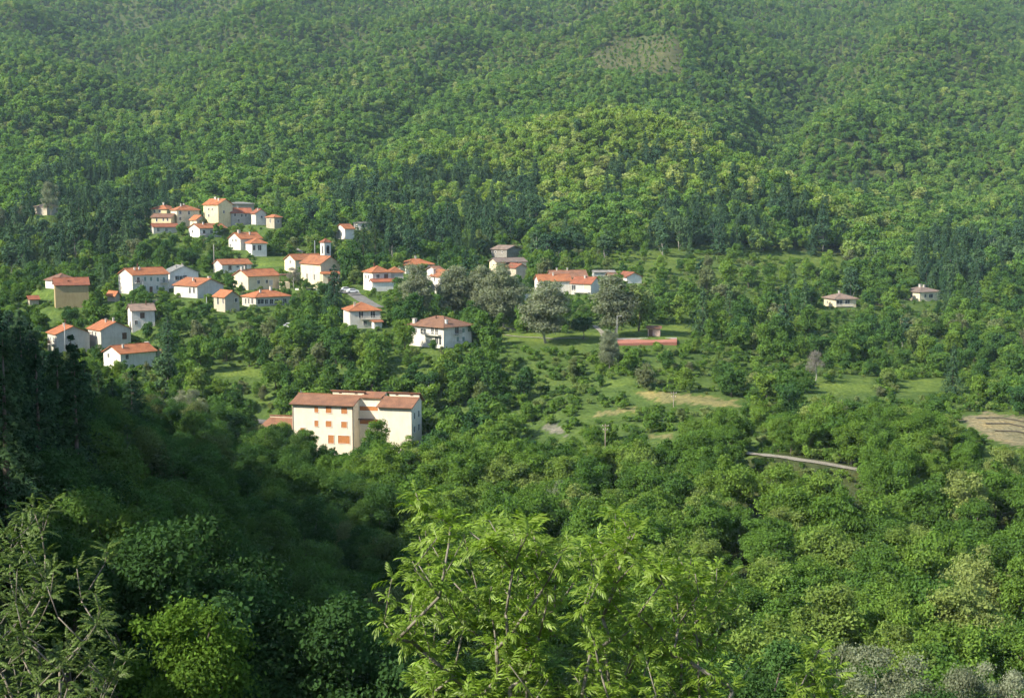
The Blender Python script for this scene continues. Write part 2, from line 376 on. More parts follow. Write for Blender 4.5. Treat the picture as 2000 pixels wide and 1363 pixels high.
# ------------------------------------------------------------------ buildings: measured frames
def solve_frame(s):
    """front-left corner, yaw and widths of a block; xc..xr is the front, xl..xc the left flank"""
    D = s['D']; P = pt(s['xc'], s['yb'], D)
    ur = uw(s['xr'], s['yb'])[0]
    if 'a' in s: a = math.radians(s['a'])
    else:
        ul = uw(s['xl'], s['yb'])[0]; dl = P[0] - ul * D
        lo, hi = math.atan(-ul) + 0.01, math.radians(85)
        for _ in range(60):
            a = (lo + hi) / 2
            w2 = dl / (math.sin(a) + ul * math.cos(a))
            if w2 > s['W2']: lo = a
            else: hi = a
    W1 = (ur * D - P[0]) / (math.cos(a) - ur * math.sin(a))
    H = pt(s['xc'], s['ye'], D)[2] - P[2]
    return dict(P=P, a=a, W1=W1, W2=s['W2'], H=H, e1=np.array((math.cos(a), math.sin(a))), e2=np.array((-math.sin(a), math.cos(a))))

HOUSES = []
def H(name, label, cat='house', wings=(), **k):
    k.update(name=name, label=label, cat=cat, wings=list(wings)); HOUSES.append(k)
W = lambda **k: k
# --- upper hamlet
H('village_house', 'yellow house with hipped orange roof at the left end of the upper hamlet', D=632, xc=326, xl=295, xr=350, ye=409, yb=430, W2=8, roof='hip', rise=1.9, wall='yellow', rm='roof_orange', win=[('L',302,413,.9,1.3,'dark'),('L',312,413,.9,1.3,'dark')], chim=[(.4,.5,.6,1.0)])
H('village_house', 'low yellow range with brown roof in front of the hipped yellow house', D=615, xc=334, xl=296, xr=346, ye=424.5, yb=438, W2=9, roof='y', rise=1.3, wall='yellow', rm='roof_brown', win=[('L',306,430,.7,1.2,'dark'),('L',319,429,.7,1.2,'dark'),('L',327,429,.7,1.2,'dark')])
H('village_house', 'cream tower-like house with hipped orange roof and shaded brown flank in the upper hamlet', D=618, xc=346.5, xl=334, xr=390, ye=411, yb=442, W2=8, roof='hip', rise=2.2, wall='cream', rm='roof_orange', win=[('R',352,415.5,.9,1.4,'dark'),('R',369,416,.9,1.4,'dark'),('R',352,427.5,.9,1.4,'dark'),('R',372,428,.9,1.4,'dark')], chim=[(.3,.4,.6,1.1),(.5,.6,.6,1.0)])
H('village_house', 'low shaded house with a dark red roof at the foot of the yellow range', D=606, xc=300, xl=294, xr=348, ye=443.5, yb=457, W2=6, roof='x', rise=1.3, wall='white_dull', rm='roof_red', win=[('R',309,449,1.1,1.6,'dark'),('R',325,449,1,1.4,'dark')])
H('village_house', 'small cream house tucked against the left flank of the tall yellow house', D=612, xc=384, xl=371, xr=402, ye=429, yb=441, W2=7, roof='y', rise=1.7, wall='cream', rm='roof_orange', win=[('L',377,433,.8,1.0,'dark')])
H('village_house', 'tall narrow yellow house, highest in the upper hamlet, with two small windows', D=620, xc=427, xl=398, xr=455, ye=399.6, yb=448, W2=9, roof='y', rise=2.3, wall='yellow', rm='roof_orange', win=[('L',408,409,.8,.9,'dark'),('L',414.5,409,.8,.9,'dark'),('L',408,421,.9,1.3,'dark'),('R',437,414,.9,1.2,'dark')], chim=[(.35,.3,.5,1.0),(.45,.6,.5,1.1),(.55,.75,.5,1.0)])
H('village_house', 'grey building with a pale flat roof behind the tall yellow house', D=650, xc=448, xl=441, xr=497, ye=398.5, yb=428, W2=9, roof='hip', rise=.9, wall='olive_wall', rm='roof_grey')
H('village_house', 'dark grey row house with long red roof right of the tall yellow house', D=626, xc=452, xl=446, xr=492, ye=416, yb=440, W2=8, roof='x', rise=2.0, wall='grey_wall', rm='roof_red', win=[('R',459,420,.9,1.3,'dark'),('R',472,421,.9,1.3,'dark'),('R',480,421,.9,1.3,'dark'),('R',466,431,.9,1.3,'dark')], chim=[(.4,.5,.5,.9)])
H('village_house', 'small gabled house between the dark row house and the last house of the hamlet', D=620, xc=500, xl=491, xr=520, ye=416.5, yb=438, W2=7, roof='y', rise=1.7, wall='white_dull', rm='roof_red', win=[('R',511,424,.8,1.0,'dark')], chim=[(.35,.3,.5,.9)])
H('village_house', 'beige house with shallow orange roof at the right end of the upper hamlet', D=612, xc=536, xl=520, xr=550, ye=425, yb=446, W2=7, roof='hip', rise=1.2, wall='beige', rm='roof_orange', win=[('L',528,431,.9,1.9,'dark'),('R',543,433,.8,1.2,'dark')])
H('village_house', 'white low gabled house with orange roof just below the tall yellow house', D=600, xc=390, xl=369, xr=442, ye=446, yb=463, W2=9, roof='x', rise=1.7, wall='white', rm='roof_orange', win=[('R',398.5,453,1.2,1.5,'dark'),('R',413,453,1.2,1.5,'dark'),('L',376,452,1,1.3,'dark')], balc=[('R',399,460,4.0)], chim=[(.3,.4,.6,1.0)])
H('village_house', 'white L-shaped house with broad orange roof above the middle of the village', D=575, xc=470, xl=447, xr=512, ye=466.5, yb=488, W2=9.5, roof='x', rise=2.3, wall='white', rm='roof_orange', win=[('L',455,467,.8,1.2,'dark'),('L',461,467,.8,1.2,'dark')], chim=[(.18,.45,.9,1.3),(.6,.3,.5,1.2)],
  wings=[W(D=567, xc=492, xl=480, xr=521, ye=476, yb=492, W2=9, roof='hip', rise=2.0, wall='white', rm='roof_orange', win=[('R',496,484,1.2,2.0,'dark'),('R',507,484,1.4,2.1,'dark')])])
H('village_house', 'small white gabled house with plain orange roof behind the utility pole', D=535, xc=434, xl=417, xr=491, ye=517, yb=533, W2=8.5, roof='x', rise=1.7, wall='white', rm='roof_orange', win=[('R',449,523,1.3,1.8,'dark'),('R',464,521,.9,.7,'dark'),('R',478.5,522,1.3,1.8,'dark')])
H('village_house', 'cream gabled house with orange roof and a dark veranda at its right end', D=500, xc=485, xl=456, xr=546, ye=540, yb=566, W2=10, roof='x', rise=2.1, wall='cream', rm='roof_orange', win=[('R',521,550,.9,1.2,'dark'),('R',529,552,1.4,1.8,'white'),('R',505,551,1.0,1.3,'dark')], chim=[(.02,.45,.7,1.2),(.14,.5,.5,1.3)],
  wings=[W(D=503, xc=547, xl=544, xr=566, ye=552, yb=566, W2=8, roof='deck', rise=2.6, wall='cream', rm='eave')])
H('village_house', 'white two-storey house with bright orange roof and pale green shutters', D=490, xc=259.5, xl=232, xr=330, ye=537.5, yb=574, W2=9.5, roof='x', rise=2.1, wall='white', rm='roof_orange', win=[('R',270,547,1.0,2.0,'dark'),('R',283.5,545,.9,1.4,'green'),('R',295,545,.9,1.4,'green'),('R',308,546,.9,1.4,'green'),('R',320,547,1.0,2.0,'green'),('R',270,563,.9,1.4,'green'),('R',283.5,562,.9,1.4,'green'),('R',295,567,1.0,2.1,'door'),('R',307,562,.9,1.4,'green'),('R',319,562,.9,1.4,'green')], balc=[('R',270,552.5,3.0),('R',321,552,3.2)], chim=[(.2,.35,.5,.9),(.33,.35,.5,.9),(.38,.6,.3,1.8)])
H('village_house', 'modern white house with wide shallow pale gable behind the green-shuttered house', D=508, xc=332, xl=318, xr=388, ye=533, yb=560, W2=10, roof='y', rise=2.3, wall='white', rm='roof_grey', win=[('R',346,543,1.4,1.5,'dark'),('R',353.5,543,1.4,1.5,'dark'),('R',361,542,1.4,1.5,'dark')], chim=[(.3,.3,.5,.9),(.55,.4,.5,.9)])
H('village_house', 'house with grey rendered gable and orange roof beside the green-shuttered house', D=478, xc=385.6, xl=340, xr=437, ye=559, yb=582, W2=13, roof='y', rise=2.2, wall='white_dull', rm='roof_orange', win=[('L',371,567,1.0,2.0,'dark'),('L',379,567,1.0,2.0,'dark')], chim=[(.3,.5,.5,.9),(.2,.3,.4,1.0),(.55,.1,.9,.9)])
H('village_house', 'beige gabled house attached to the left end of the long hip-roofed bungalow', D=462, xc=440, xl=418, xr=468, ye=580, yb=609, W2=8, roof='y', rise=1.8, wall='beige', rm='roof_orange', win=[('R',461,586,1.0,1.3,'dark'),('L',426,588,1.3,2.2,'dark'),('L',436,588,.9,1.6,'dark')])
H('bungalow', 'long bungalow with hipped orange roof and shaded porch in the village centre', D=470, xc=500, xl=473, xr=567, ye=581.5, yb=598, W2=9.5, roof='hip', rise=2.2, wall='white_dull', rm='roof_orange', win=[('L',480,588,.9,1.8,'dark'),('L',486,588,.9,1.8,'dark'),('L',493,588,1.2,1.8,'dark'),('R',509,589,2.4,1.6,'dark'),('R',520,589,1.2,1.6,'dark'),('R',530,589,1.2,1.6,'dark'),('R',540,589,1.2,1.6,'dark'),('R',556,588,1.4,1.7,'dark')], chim=[(.25,.3,.5,1.0),(.62,.45,.7,1.1)])  # dark panes on the front stand in for the porch's shaded openings
# --- church
H('village_church', 'cream church with slim belfry tower and orange roofs in the village centre', cat='church', D=510, xc=627, xl=588, xr=665, ye=516, yb=567, W2=16, roof='y', rise=2.6, wall='cream', rm='roof_orange', win=[('L',600,540,1.0,2.2,'dark'),('L',614,541,1.0,2.2,'dark'),('R',646,528,1.2,1.2,'dark')],
  wings=[W(D=534, xc=577, xl=556, xr=632, ye=508, yb=532, W2=8, roof='x', rise=1.9, wall='cream', rm='roof_orange', win=[('L',567,509,.9,1.2,'dark'),('R',600,514,1,1.3,'dark')]),
         W(D=527, xc=634, xl=626, xr=646.6, ye=474, yb=522, W2=3.0, roof='hip', rise=1.5, wall='white', rm='roof_red', win=[('R',640.2,487.5,1.25,3.0,'arch'),('L',630,487.5,.75,3.0,'arch')], o=.35, part='belfry'),
         W(D=505, xc=631, xl=628, xr=662, ye=535, yb=566, W2=3, roof='x', rise=.5, wall='cream', rm='roof_orange', win=[('R',646,552,1.6,2.6,'door')])])
# --- middle and right of the village
H('village_house', 'white two-storey house with double hipped orange roof and a porch roof across its front', D=490, xc=728, xl=710, xr=764, ye=533, yb=567, W2=8, roof='hip', rise=2.2, wall='white', rm='roof_orange', win=[('R',754,541,1.3,2.0,'shut'),('R',738,540,1.2,1.3,'dark'),('L',715,541,.9,1.3,'dark'),('L',720,541,.9,1.3,'dark'),('R',745,561,1.3,2.1,'dark'),('R',757,561,1.3,2.1,'green')], chim=[(.4,.6,.4,1.2)],
  wings=[W(D=496, xc=762, xl=755, xr=788, ye=533, yb=566, W2=7, roof='hip', rise=1.9, wall='white_dull', rm='roof_orange'),
         W(D=486, xc=727, xl=722, xr=777, ye=551, yb=554, W2=3.2, roof='x', rise=.8, wall='white', rm='roof_red', o=.3)])
H('village_house', 'white house with wide hipped orange roof rising behind the grey poplars', cv=0.35, D=530, xc=793, xl=775, xr=849, ye=518, yb=534, W2=9.5, roof='hip', rise=2.2, wall='white', rm='roof_orange', win=[('L',782,522,.9,1.2,'dark'),('L',788,522,.9,1.2,'dark')], chim=[(.5,.5,.5,.9)])
H('village_house', 'tall narrow white house showing its lit flank between two grey poplars', D=480, xc=859.6, xl=841, xr=892, ye=540, yb=575, W2=8, roof='y', rise=1.9, wall='white', rm='roof_orange', win=[('L',849,545.5,.8,1.3,'dark'),('L',848,560,.8,1.6,'dark'),('L',853.3,560,.8,1.6,'dark'),('R',872,548,.9,1.3,'dark')], chim=[(.1,.8,.8,1.7)],
  wings=[W(D=490, xc=852, xl=834, xr=866, ye=528, yb=560, W2=7, roof='x', rise=1.1, wall='white', rm='roof_brown')])
H('stone_house', 'dark stone house with a pale weathered roof below the conifer grove', cv=0.5, D=590, xc=990, xl=960, xr=1017, ye=487.5, yb=511, W2=9, roof='y', rise=1.4, wall='stone', rm='roof_pale', win=[('L',968,492,.7,.8,'dark'),('L',981,492,.7,.8,'dark')])
H('village_house', 'beige house with a loggia and red roof directly below the stone house', D=525, xc=970, xl=956, xr=1028, ye=512, yb=548, W2=8, roof='x', rise=1.2, wall='cream', rm='roof_pale', win=[('R',1000,514.5,5.0,1.4,'dark')],
  wings=[W(D=518, xc=1008, xl=988, xr=1029, ye=523, yb=550, W2=8, roof='y', rise=1.2, wall='beige', rm='roof_red')])
H('villa', 'white villa with hipped brown roof and long balcony, lowest in the village centre', D=385, xc=866.6, xl=799, xr=921, ye=640.5, yb=680, W2=14, roof='hip', rise=2.6, wall='white', rm='roof_terra', o=.9, win=[('L',812,645,1.0,1.2,'dark'),('L',827,647,2.2,1.5,'dark'),('L',845,646,1.1,1.9,'dark'),('L',853,645,1.1,1.9,'dark'),('L',853,665,1.2,2.0,'dark'),('L',860,666,.8,2.0,'dark'),('R',892,645,1.5,2.2,'dark'),('R',905,645,1.0,1.2,'green'),('R',905,662,1.0,1.2,'green'),('R',894,662,1.0,1.2,'green')], balc=[('L',845,654,6.5),('R',892,652,2.2)], chim=[(.06,.88,.9,1.4),(.22,.1,.6,1.2),(.35,.5,.3,.8)])
H('village_house', 'white house with hipped orange roof and balcony partly behind the big dark spruce', D=420, xc=684, xl=671, xr=743, ye=608, yb=641, W2=10, roof='hip', rise=2.3, wall='white_dull', rm='roof_orange', win=[('R',705,613,1.4,2.0,'dark'),('R',728,614,1.4,2.0,'dark'),('R',713,631,1.0,1.3,'dark')], balc=[('R',728,623,6.0)], chim=[(.25,.4,.6,1.1)])
H('garden_shed', 'little white shed with flat orange roof at the foot of the balcony house', cat='shed', D=412, xc=731, xl=726, xr=746, ye=629, yb=641, W2=2.6, roof='x', rise=.3, wall='white', rm='roof_orange')
H('village_house', 'lower left orange-roofed house with grey gable behind the thin pole', cv=0.35, D=422, xc=111.6, xl=94, xr=176, ye=653, yb=690, W2=9.5, roof='y', rise=2.1, wall='white_dull', rm='roof_orange', win=[('L',99,662,.9,1.3,'dark'),('L',105,664,.9,1.3,'dark')], balc=[('L',104,672,4.0)], chim=[(.4,.6,.5,1.0),(.5,.8,.3,1.4)])
H('village_house', 'tall lower house with plain grey gable and bright white left flank', D=426, xc=198, xl=173, xr=256, ye=645, yb=684, W2=10, roof='y', rise=2.2, wall='white_dull', rm='roof_orange', win=[('L',181,652,.9,1.6,'dark'),('L',187,653,.9,1.6,'dark'),('R',243,656,1.2,1.8,'shut')], chim=[(.4,.5,.5,1.1),(.5,.15,.5,1.1)])
H('village_house', 'lowest white house at the left edge of the village, half hidden by conifers', cv=0.3, D=402, xc=236, xl=203, xr=305, ye=691, yb=722, W2=9, roof='x', rise=1.9, wall='white', rm='roof_orange', win=[('R',248,697,1.0,1.3,'dark'),('L',212,694,.9,1.2,'dark')], chim=[(.22,.3,.5,1.0),(1.06,.6,1.1,2.0)],
  wings=[W(D=412, xc=322, xr=350, a=40, ye=691, yb=708, W2=5, roof='x', rise=1.0, wall='white_dull', rm='roof_orange')])
H('village_house', 'windowless tan house with low red roof at the left of the village', D=462, xc=109, xr=174, a=21, ye=557, yb=601, W2=8, roof='x', rise=2.0, wall='tan', rm='roof_red', chim=[(.4,.2,.3,.5)])
H('village_house', 'white house with dull brown hipped roof behind the tan house', D=494, xc=113, xl=89, xr=152, ye=549, yb=564, W2=9, roof='hip', rise=2.4, wall='white', rm='roof_brown')
H('village_house', 'small white house with dark weathered roof beside a large dark conifer', D=442, xc=258, xr=303, a=24, ye=607, yb=637, W2=8, roof='x', rise=1.7, wall='white', rm='roof_pale', win=[('R',278,616,1.2,1.6,'shut'),('R',266,630,.9,1.2,'dark')], chim=[(.7,.4,.3,1.3)])
H('garden_shed', 'small shed with orange roof half buried in greenery near the tan house', cat='shed', cv=0.3, D=472, xc=226, xl=210, xr=234, ye=576, yb=588, W2=5, roof='y', rise=1.0, wall='beige', rm='roof_orange')
H('garden_shed', 'low red-roofed shed at the far left edge of the village', cat='shed', cv=0.2, D=484, xc=58, xr=76, a=28, ye=585, yb=595, W2=5, roof='x', rise=1.0, wall='beige', rm='roof_red')
H('village_house', 'isolated house with faded roof among the conifers at upper left', cv=-.1, D=640, xc=92, xl=68, xr=113, ye=404.5, yb=420, W2=8, roof='hip', rise=1.5, wall='beige', rm='roof_pale')
H('village_house', 'white gabled house among tall dark trees above the church', cv=0.55, D=610, xc=674, xl=656, xr=692, ye=447, yb=467, W2=8, roof='x', rise=1.8, wall='white', rm='roof_orange', win=[('L',663,452,.9,1.2,'dark')])
H('village_house', 'long white building showing just its top above the dark trees over the church', cv=0.2, D=632, xc=697, xl=690, xr=735, ye=436, yb=450, W2=7, roof='hip', rise=.5, wall='white', rm='roof_grey', win=[('R',709,440,1.2,1.2,'dark'),('R',721,440,1.2,1.2,'dark')])
H('village_house', 'white house with orange roof and one small window near the right end of the village', D=492, xc=1053, xl=1044, xr=1115, ye=549, yb=576, W2=8.5, roof='x', rise=1.9, wall='white', rm='roof_orange', win=[('R',1061.5,560,.9,1.3,'dark'),('R',1085,560,.9,1.3,'dark')], chim=[(.5,.4,.5,1.0)])
H('village_house', 'white house with brownish roof and dark gable joined to the one-window white house', D=490, xc=1115.5, xr=1154, a=-28, ye=553, yb=573, W2=8, roof='x', rise=1.9, wall='white_dull', rm='roof_red', win=[('R',1118,562,1.5,1.9,'dark'),('R',1147,559,2.4,1.9,'cream')], balc=[('R',1136,571,6.0)], chim=[(.5,.4,.5,.9),(.85,.6,.5,.9)])
H('village_house', 'house with broad brown roof and white verge behind the one-window white house', D=516, xc=1078, xl=1069, xr=1147, ye=542, yb=562, W2=10, roof='x', rise=2.2, wall='white', rm='roof_brown', chim=[(.2,.5,.5,.9),(.5,.5,.5,.9)])
H('village_house', 'white-verged low gable at the right end of the village', D=530, xc=1224, xr=1253, a=22, ye=541, yb=553, W2=9, roof='y', rise=1.5, wall='white', rm='roof_red',
  wings=[W(D=534, xc=1192, xr=1226, a=14, ye=541, yb=553, W2=6, roof='x', rise=1.3, wall='beige', rm='roof_brown')])
H('metal_shed', 'long low shed with pale metal roof behind the bushes at the village end', cat='shed', D=548, xc=1160, xr=1200, a=8, ye=532, yb=540, W2=4, roof='x', rise=.5, wall='metal', rm='roof_grey')
H('brick_hut', 'little pale brick hut on the lawn beside the red court', cat='hut', D=412, xc=1265, xr=1289, a=-8, ye=641, yb=656, W2=3.4, roof='x', rise=.35, wall='brick', rm='roof_brown', win=[('R',1271,650,.9,1.7,'door')])
H('hillside_house', 'left one of two brown-roofed houses on the right hillside, with open porch', cv=.85, D=545, xc=1632, xl=1609, xr=1672, ye=584.5, yb=600, W2=10, roof='hip', rise=2.0, wall='cream', rm='roof_pale', o=.8, win=[('R',1639,591,2.6,1.9,'dark'),('R',1655,590,2.0,1.7,'dark'),('L',1616,590,.9,1.2,'dark')], balc=[('R',1645,598,7.0)], chim=[(.5,.6,.5,.9)])
H('hillside_house', 'right one of two brown-roofed houses on the right hillside, on a dirt bank', cv=.85, D=588, xc=1796, xl=1761, xr=1836, ye=571, yb=588, W2=11.5, roof='hip', rise=2.0, wall='cream', rm='roof_pale', o=.8, win=[('R',1807,578,1.0,1.4,'dark'),('R',1818,578,2.0,1.5,'dark'),('L',1781,576,1.2,2.2,'dark'),('L',1770,577,.9,1.3,'dark')], chim=[(.45,.5,.9,1.0),(.55,.4,.7,.9)])
# --- large building
BIG = dict(D=331.0, xc=572, xr=804, a=-14, ye=787.5, yb=884, W2=11)

CLEAR = []     # (px, py, depth): spots the photograph shows unhidden
def clear_rect(x0, x1, y0, y1, D, step=7):
    for x in np.arange(x0, x1 + .1, max(3.0, min(step, (x1 - x0) / 4))):
        for y in np.arange(y0, y1 + .1, max(3.0, min(step, (y1 - y0) / 3))): CLEAR.append((x, y, D))
for s in HOUSES:
    s['fr'] = solve_frame(s)
    for w in s['wings']: w['fr'] = solve_frame(w)
    f = s['fr']
    ctr = f['P'][:2] + f['e1'] * f['W1'] / 2 + f['e2'] * f['W2'] / 2
    s['ctr'] = ctr
    PADS.append((ctr[0], ctr[1], 0.55 * math.hypot(f['W1'], f['W2']) + 3.0, f['P'][2] - 0.15))
    x0 = s.get('xl', s['xc']); top = s['ye'] - 9; base = s['ye'] + s.get('cv', .42) * (s['yb'] - s['ye'])
    clear_rect(x0, s['xr'], top, base, s['D'])
BF = solve_frame(BIG)
for fx in (.2, .8):
    p = BF['P'][:2] + BF['e1'] * BF['W1'] * fx + BF['e2'] * 5
    PADS.append((p[0], p[1], 13.0, BF['P'][2] - .2))
clear_rect(572, 815, 768, 838, 331); clear_rect(640, 690, 838, 862, 331)
clear_rect(510, 570, 812, 835, 334)

# ------------------------------------------------------------------ pixel-measured ground areas
AREAS = [
 ('lawn', [(975,652),(1060,652),(1180,648),(1280,640),(1345,628),(1352,662),(1200,674),(985,670)], 380, 470),
 ('lawn', [(1590,750),(1640,742),(1700,738),(1700,768),(1590,772)], 330, 420),
 ('lawn', [(1760,744),(1860,736),(1880,765),(1760,767)], 330, 430),
 ('meadow', [(1200,495),(1300,480),(1420,500),(1640,492),(1650,520),(1500,545),(1300,552),(1200,520)], 540, 665),
 ('straw', [(1235,766),(1300,768),(1450,778),(1450,793),(1300,787),(1240,777)], 300, 380),
 ('straw', [(1155,806),(1230,798),(1230,806),(1160,816)], 290, 360),
 ('straw', [(1280,845),(1330,846),(1330,856),(1280,855)], 270, 330),
 ('lawn', [(1180,745),(1235,738),(1240,752),(1185,756)], 330, 400),
 ('earth_field', [(1872,816),(1930,803),(2080,828),(2080,890),(1958,862)], 270, 360),
 ('clearing', [(1150,112),(1200,80),(1325,72),(1340,120),(1328,155),(1240,160),(1170,140)], 1000, 1700),
 ('lawn', [(415,715),(520,722),(520,738),(415,730)], 330, 420),
 ('lawn', [(500,505),(560,498),(570,520),(500,522)], 520, 580),
 ('lawn', [(60,570),(108,568),(108,584),(60,584)], 465, 500),
 ('gravel', [(1055,826),(1105,838),(1100,856),(1060,842)], 290, 345),
]
def in_poly(px, py, poly):
    r = np.zeros(np.shape(px), bool); n = len(poly); j = n - 1
    for i in range(n):
        xi, yi = poly[i]; xj, yj = poly[j]
        cnd = ((yi > py) != (yj > py)) & (px < (xj - xi) * (py - yi) / ((yj - yi) if yj != yi else 1e-9) + xi)
        r ^= cnd; j = i
    return r
def area_mask(kinds, x, y, z):
    px, py = proj(x, y, z); m = np.zeros(np.shape(px), bool)
    for k, poly, d0, d1 in AREAS:
        if k in kinds: m |= in_poly(px, py, poly) & (y > d0) & (y < d1)
    return m
for k, poly, d0, d1 in AREAS:
    if k == 'clearing': continue
    xs = [p[0] for p in poly]; ys = [p[1] for p in poly]
    sx_, sy_ = (40, 18) if k == 'meadow' else (9, 5)
    for X in np.arange(min(xs), max(xs), sx_):
        for Y in np.arange(min(ys), max(ys), sy_):
            if in_poly(np.array(X), np.array(Y), poly):
                hp = ground_hit(X, Y, d0 * .9, d1 * 1.1, 200); CLEAR.append((X, Y, hp[1]))

ROADS = [
 ('road', 'gravel', 2.3, [(1452,884),(1500,891),(1560,899),(1620,908),(1690,921),(1760,937),(1840,958),(1930,985)]),
 ('road', 'asphalt', 4.0, [(395,822),(440,820),(480,822),(520,828),(560,838)]),
 ('road', 'asphalt', 4.5, [(662,570),(690,574),(705,584),(720,594),(738,602)]),
 ('road', 'asphalt', 2.6, [(480,637),(520,638),(560,638),(600,640)]),
 ('path', 'gravel', 1.6, [(540,478),(560,481),(580,487),(595,495)]),
 ('path', 'gravel', 1.6, [(1160,636),(1168,643),(1176,650),(1180,660)]),
 ('path', 'gravel', 1.2, [(985,655),(1030,659),(1080,663),(1150,662)]),
 ('path', 'gravel', 2.5, [(758,488),(772,496),(788,503)]),
]
ROAD_PTS = []
for nm, mt, wd, px in ROADS:
    P = [ground_hit(x, y) for x, y in px]
    Q = []
    for i in range(len(P) - 1):
        n = max(2, int(np.linalg.norm(P[i + 1][:2] - P[i][:2]) / 2))
        for t in np.linspace(0, 1, n, endpoint=False): Q.append(P[i] * (1 - t) + P[i + 1] * t)
    Q.append(P[-1]); ROAD_PTS.append(np.array(Q))
for q in (0, 2):
    for p in ROAD_PTS[q][::(1 if q == 0 else 4)]:
        a_, b_ = proj(p[0], p[1], p[2])
        if q != 0 or 1460 < a_ < 1690: CLEAR.append((float(a_), float(b_), p[1]))
clear_rect(1625, 1655, 1255, 1350, 116, 12); clear_rect(1690, 1780, 1255, 1350, 112, 12); clear_rect(1890, 1925, 1300, 1350, 110, 12); clear_rect(1965, 2000, 1300, 1350, 112, 12)
CLEAR = np.array(CLEAR)

# ------------------------------------------------------------------ the ground
def build_ground():
    uu = np.concatenate([np.linspace(-1.0, -.44, 50, endpoint=False), np.linspace(-.44, .44, 340, endpoint=False), np.linspace(.44, 1.0, 50)])
    yy = np.concatenate([-150 + np.arange(0, 158, 8.0), np.geomspace(8, 240, 110)[1:], np.arange(242, 670, 1.7), np.geomspace(672, 3150, 170)])
    ww = np.where(yy < 8, 8 + (8 - yy) * 1.4, yy)
    X = uu[None, :] * ww[:, None]; Y = np.repeat(yy[:, None], len(uu), 1)
    Z = terrain(X, Y)
    nr, nc = X.shape
    V = np.stack([X, Y, Z], -1).reshape(-1, 3)
    i = np.arange(nr * nc).reshape(nr, nc)
    F = np.stack([i[:-1, :-1], i[:-1, 1:], i[1:, 1:], i[1:, :-1]], -1).reshape(-1, 4)
    me = arr_mesh('ground', V, F, smooth=True)
    x, y, z = V.T
    colr = np.empty((len(V), 4), np.float32); colr[:, 3] = 1
    base = np.array((.060, .075, .032)); colr[:, :3] = base
    grass = (y > 270) & (y < 660); colr[grass, :3] = (.080, .125, .036)
    tone = {'lawn': (.110, .160, .040), 'meadow': (.100, .145, .038), 'straw': (.21, .195, .090), 'earth_field': (.20, .178, .112), 'clearing': (.082, .088, .046), 'gravel': (.20, .19, .155)}
    px, py = proj(x, y, np.array(z))
    rs = np.random.RandomState(3)
    for k, poly, d0, d1 in AREAS:
        jj = 1.0 if k == 'lawn' else 2.6
        m = in_poly(px + rs.normal(0, 1.8 * jj, len(px)) + 5 * jj * wsum(_fine, x * .6, y * .6), py + rs.normal(0, .8 * jj, len(px)) + 1.8 * jj * wsum(_fine, x * .8 + 50, y * .8), poly) & (y > d0) & (y < d1); colr[m, :3] = tone[k]
    ca = me.color_attributes.new('soil', 'FLOAT_COLOR', 'POINT'); ca.data.foreach_set('color', colr.ravel())
    m, nt, out = nodes('ground_cover'); L = nt.links.new
    at = N(nt, 'ShaderNodeAttribute', attribute_name='soil')
    geo = N(nt, 'ShaderNodeNewGeometry')
    n1 = N(nt, 'ShaderNodeTexNoise'); n1.inputs['Scale'].default_value = .12; n1.inputs['Detail'].default_value = 8; n1.inputs['Roughness'].default_value = .7
    n2 = N(nt, 'ShaderNodeTexNoise'); n2.inputs['Scale'].default_value = 1.1; n2.inputs['Detail'].default_value = 4
    L(geo.outputs['Position'], n1.inputs['Vector']); L(geo.outputs['Position'], n2.inputs['Vector'])
    r1 = ramp(nt, [(.3, (.62, .66, .60)), (.5, (1, 1, 1)), (.72, (1.5, 1.3, 1.05))]); L(n1.outputs['Fac'], r1.inputs[0])
    r2 = ramp(nt, [(.3, (.65, .7, .65)), (.65, (1.2, 1.2, 1.15))]); L(n2.outputs['Fac'], r2.inputs[0])
    m1 = N(nt, 'ShaderNodeVectorMath', operation='MULTIPLY'); L(at.outputs['Color'], m1.inputs[0]); L(r1.outputs[0], m1.inputs[1])
    m2 = N(nt, 'ShaderNodeVectorMath', operation='MULTIPLY'); L(m1.outputs[0], m2.inputs[0]); L(r2.outputs[0], m2.inputs[1])
    df = N(nt, 'ShaderNodeBsdfDiffuse'); L(m2.outputs[0], df.inputs['Color'])
    bp = N(nt, 'ShaderNodeBump'); bp.inputs['Strength'].default_value = .8; bp.inputs['Distance'].default_value = .5
    L(n2.outputs['Fac'], bp.inputs['Height']); L(bp.outputs[0], df.inputs['Normal'])
    L(df.outputs[0], out.inputs['Surface'])
    o = link('ground', me, None, m); tag(o, kind='structure', label='green valley floor and wooded mountain slope under the village')
build_ground()
def strip(Q, width, lift):
    d = np.gradient(Q[:, :2], axis=0); d /= np.linalg.norm(d, axis=1)[:, None] + 1e-9
    nrm = np.stack([-d[:, 1], d[:, 0]], 1)
    V = []; F = []
    for i in range(len(Q)):
        ps = [Q[i, :2] + nrm[i] * width * t for t in (-.5, -.25, 0, .25, .5)]
        zz = max(float(terrain(p[0], p[1])) for p in ps)
        for p in ps: V.append((p[0], p[1], .6 * zz + .4 * float(terrain(p[0], p[1])) + lift))
    for i in range(len(Q) - 1):
        for k in range(4): F.append((i * 5 + k, i * 5 + k + 1, i * 5 + 6 + k, i * 5 + 5 + k))
    return arr_mesh('strip', V, F, smooth=True)
road_labels = ['grey country road curving across the right valley above the chestnut wood', 'grey road at the left of the large cream building', 'sloping village street beside the balcony house', 'lane below the long bungalow', 'footpath up the slope left of the church tower', 'short gravel path across the park lawn', 'gravel path along the edge of the park', 'pale track under the pines above the village']
for (nm, mt, wd, px), Q, lb in zip(ROADS, ROAD_PTS, road_labels):
    tag(link(nm, strip(Q, wd, .12), None, M[mt]), kind='structure', label=lb)
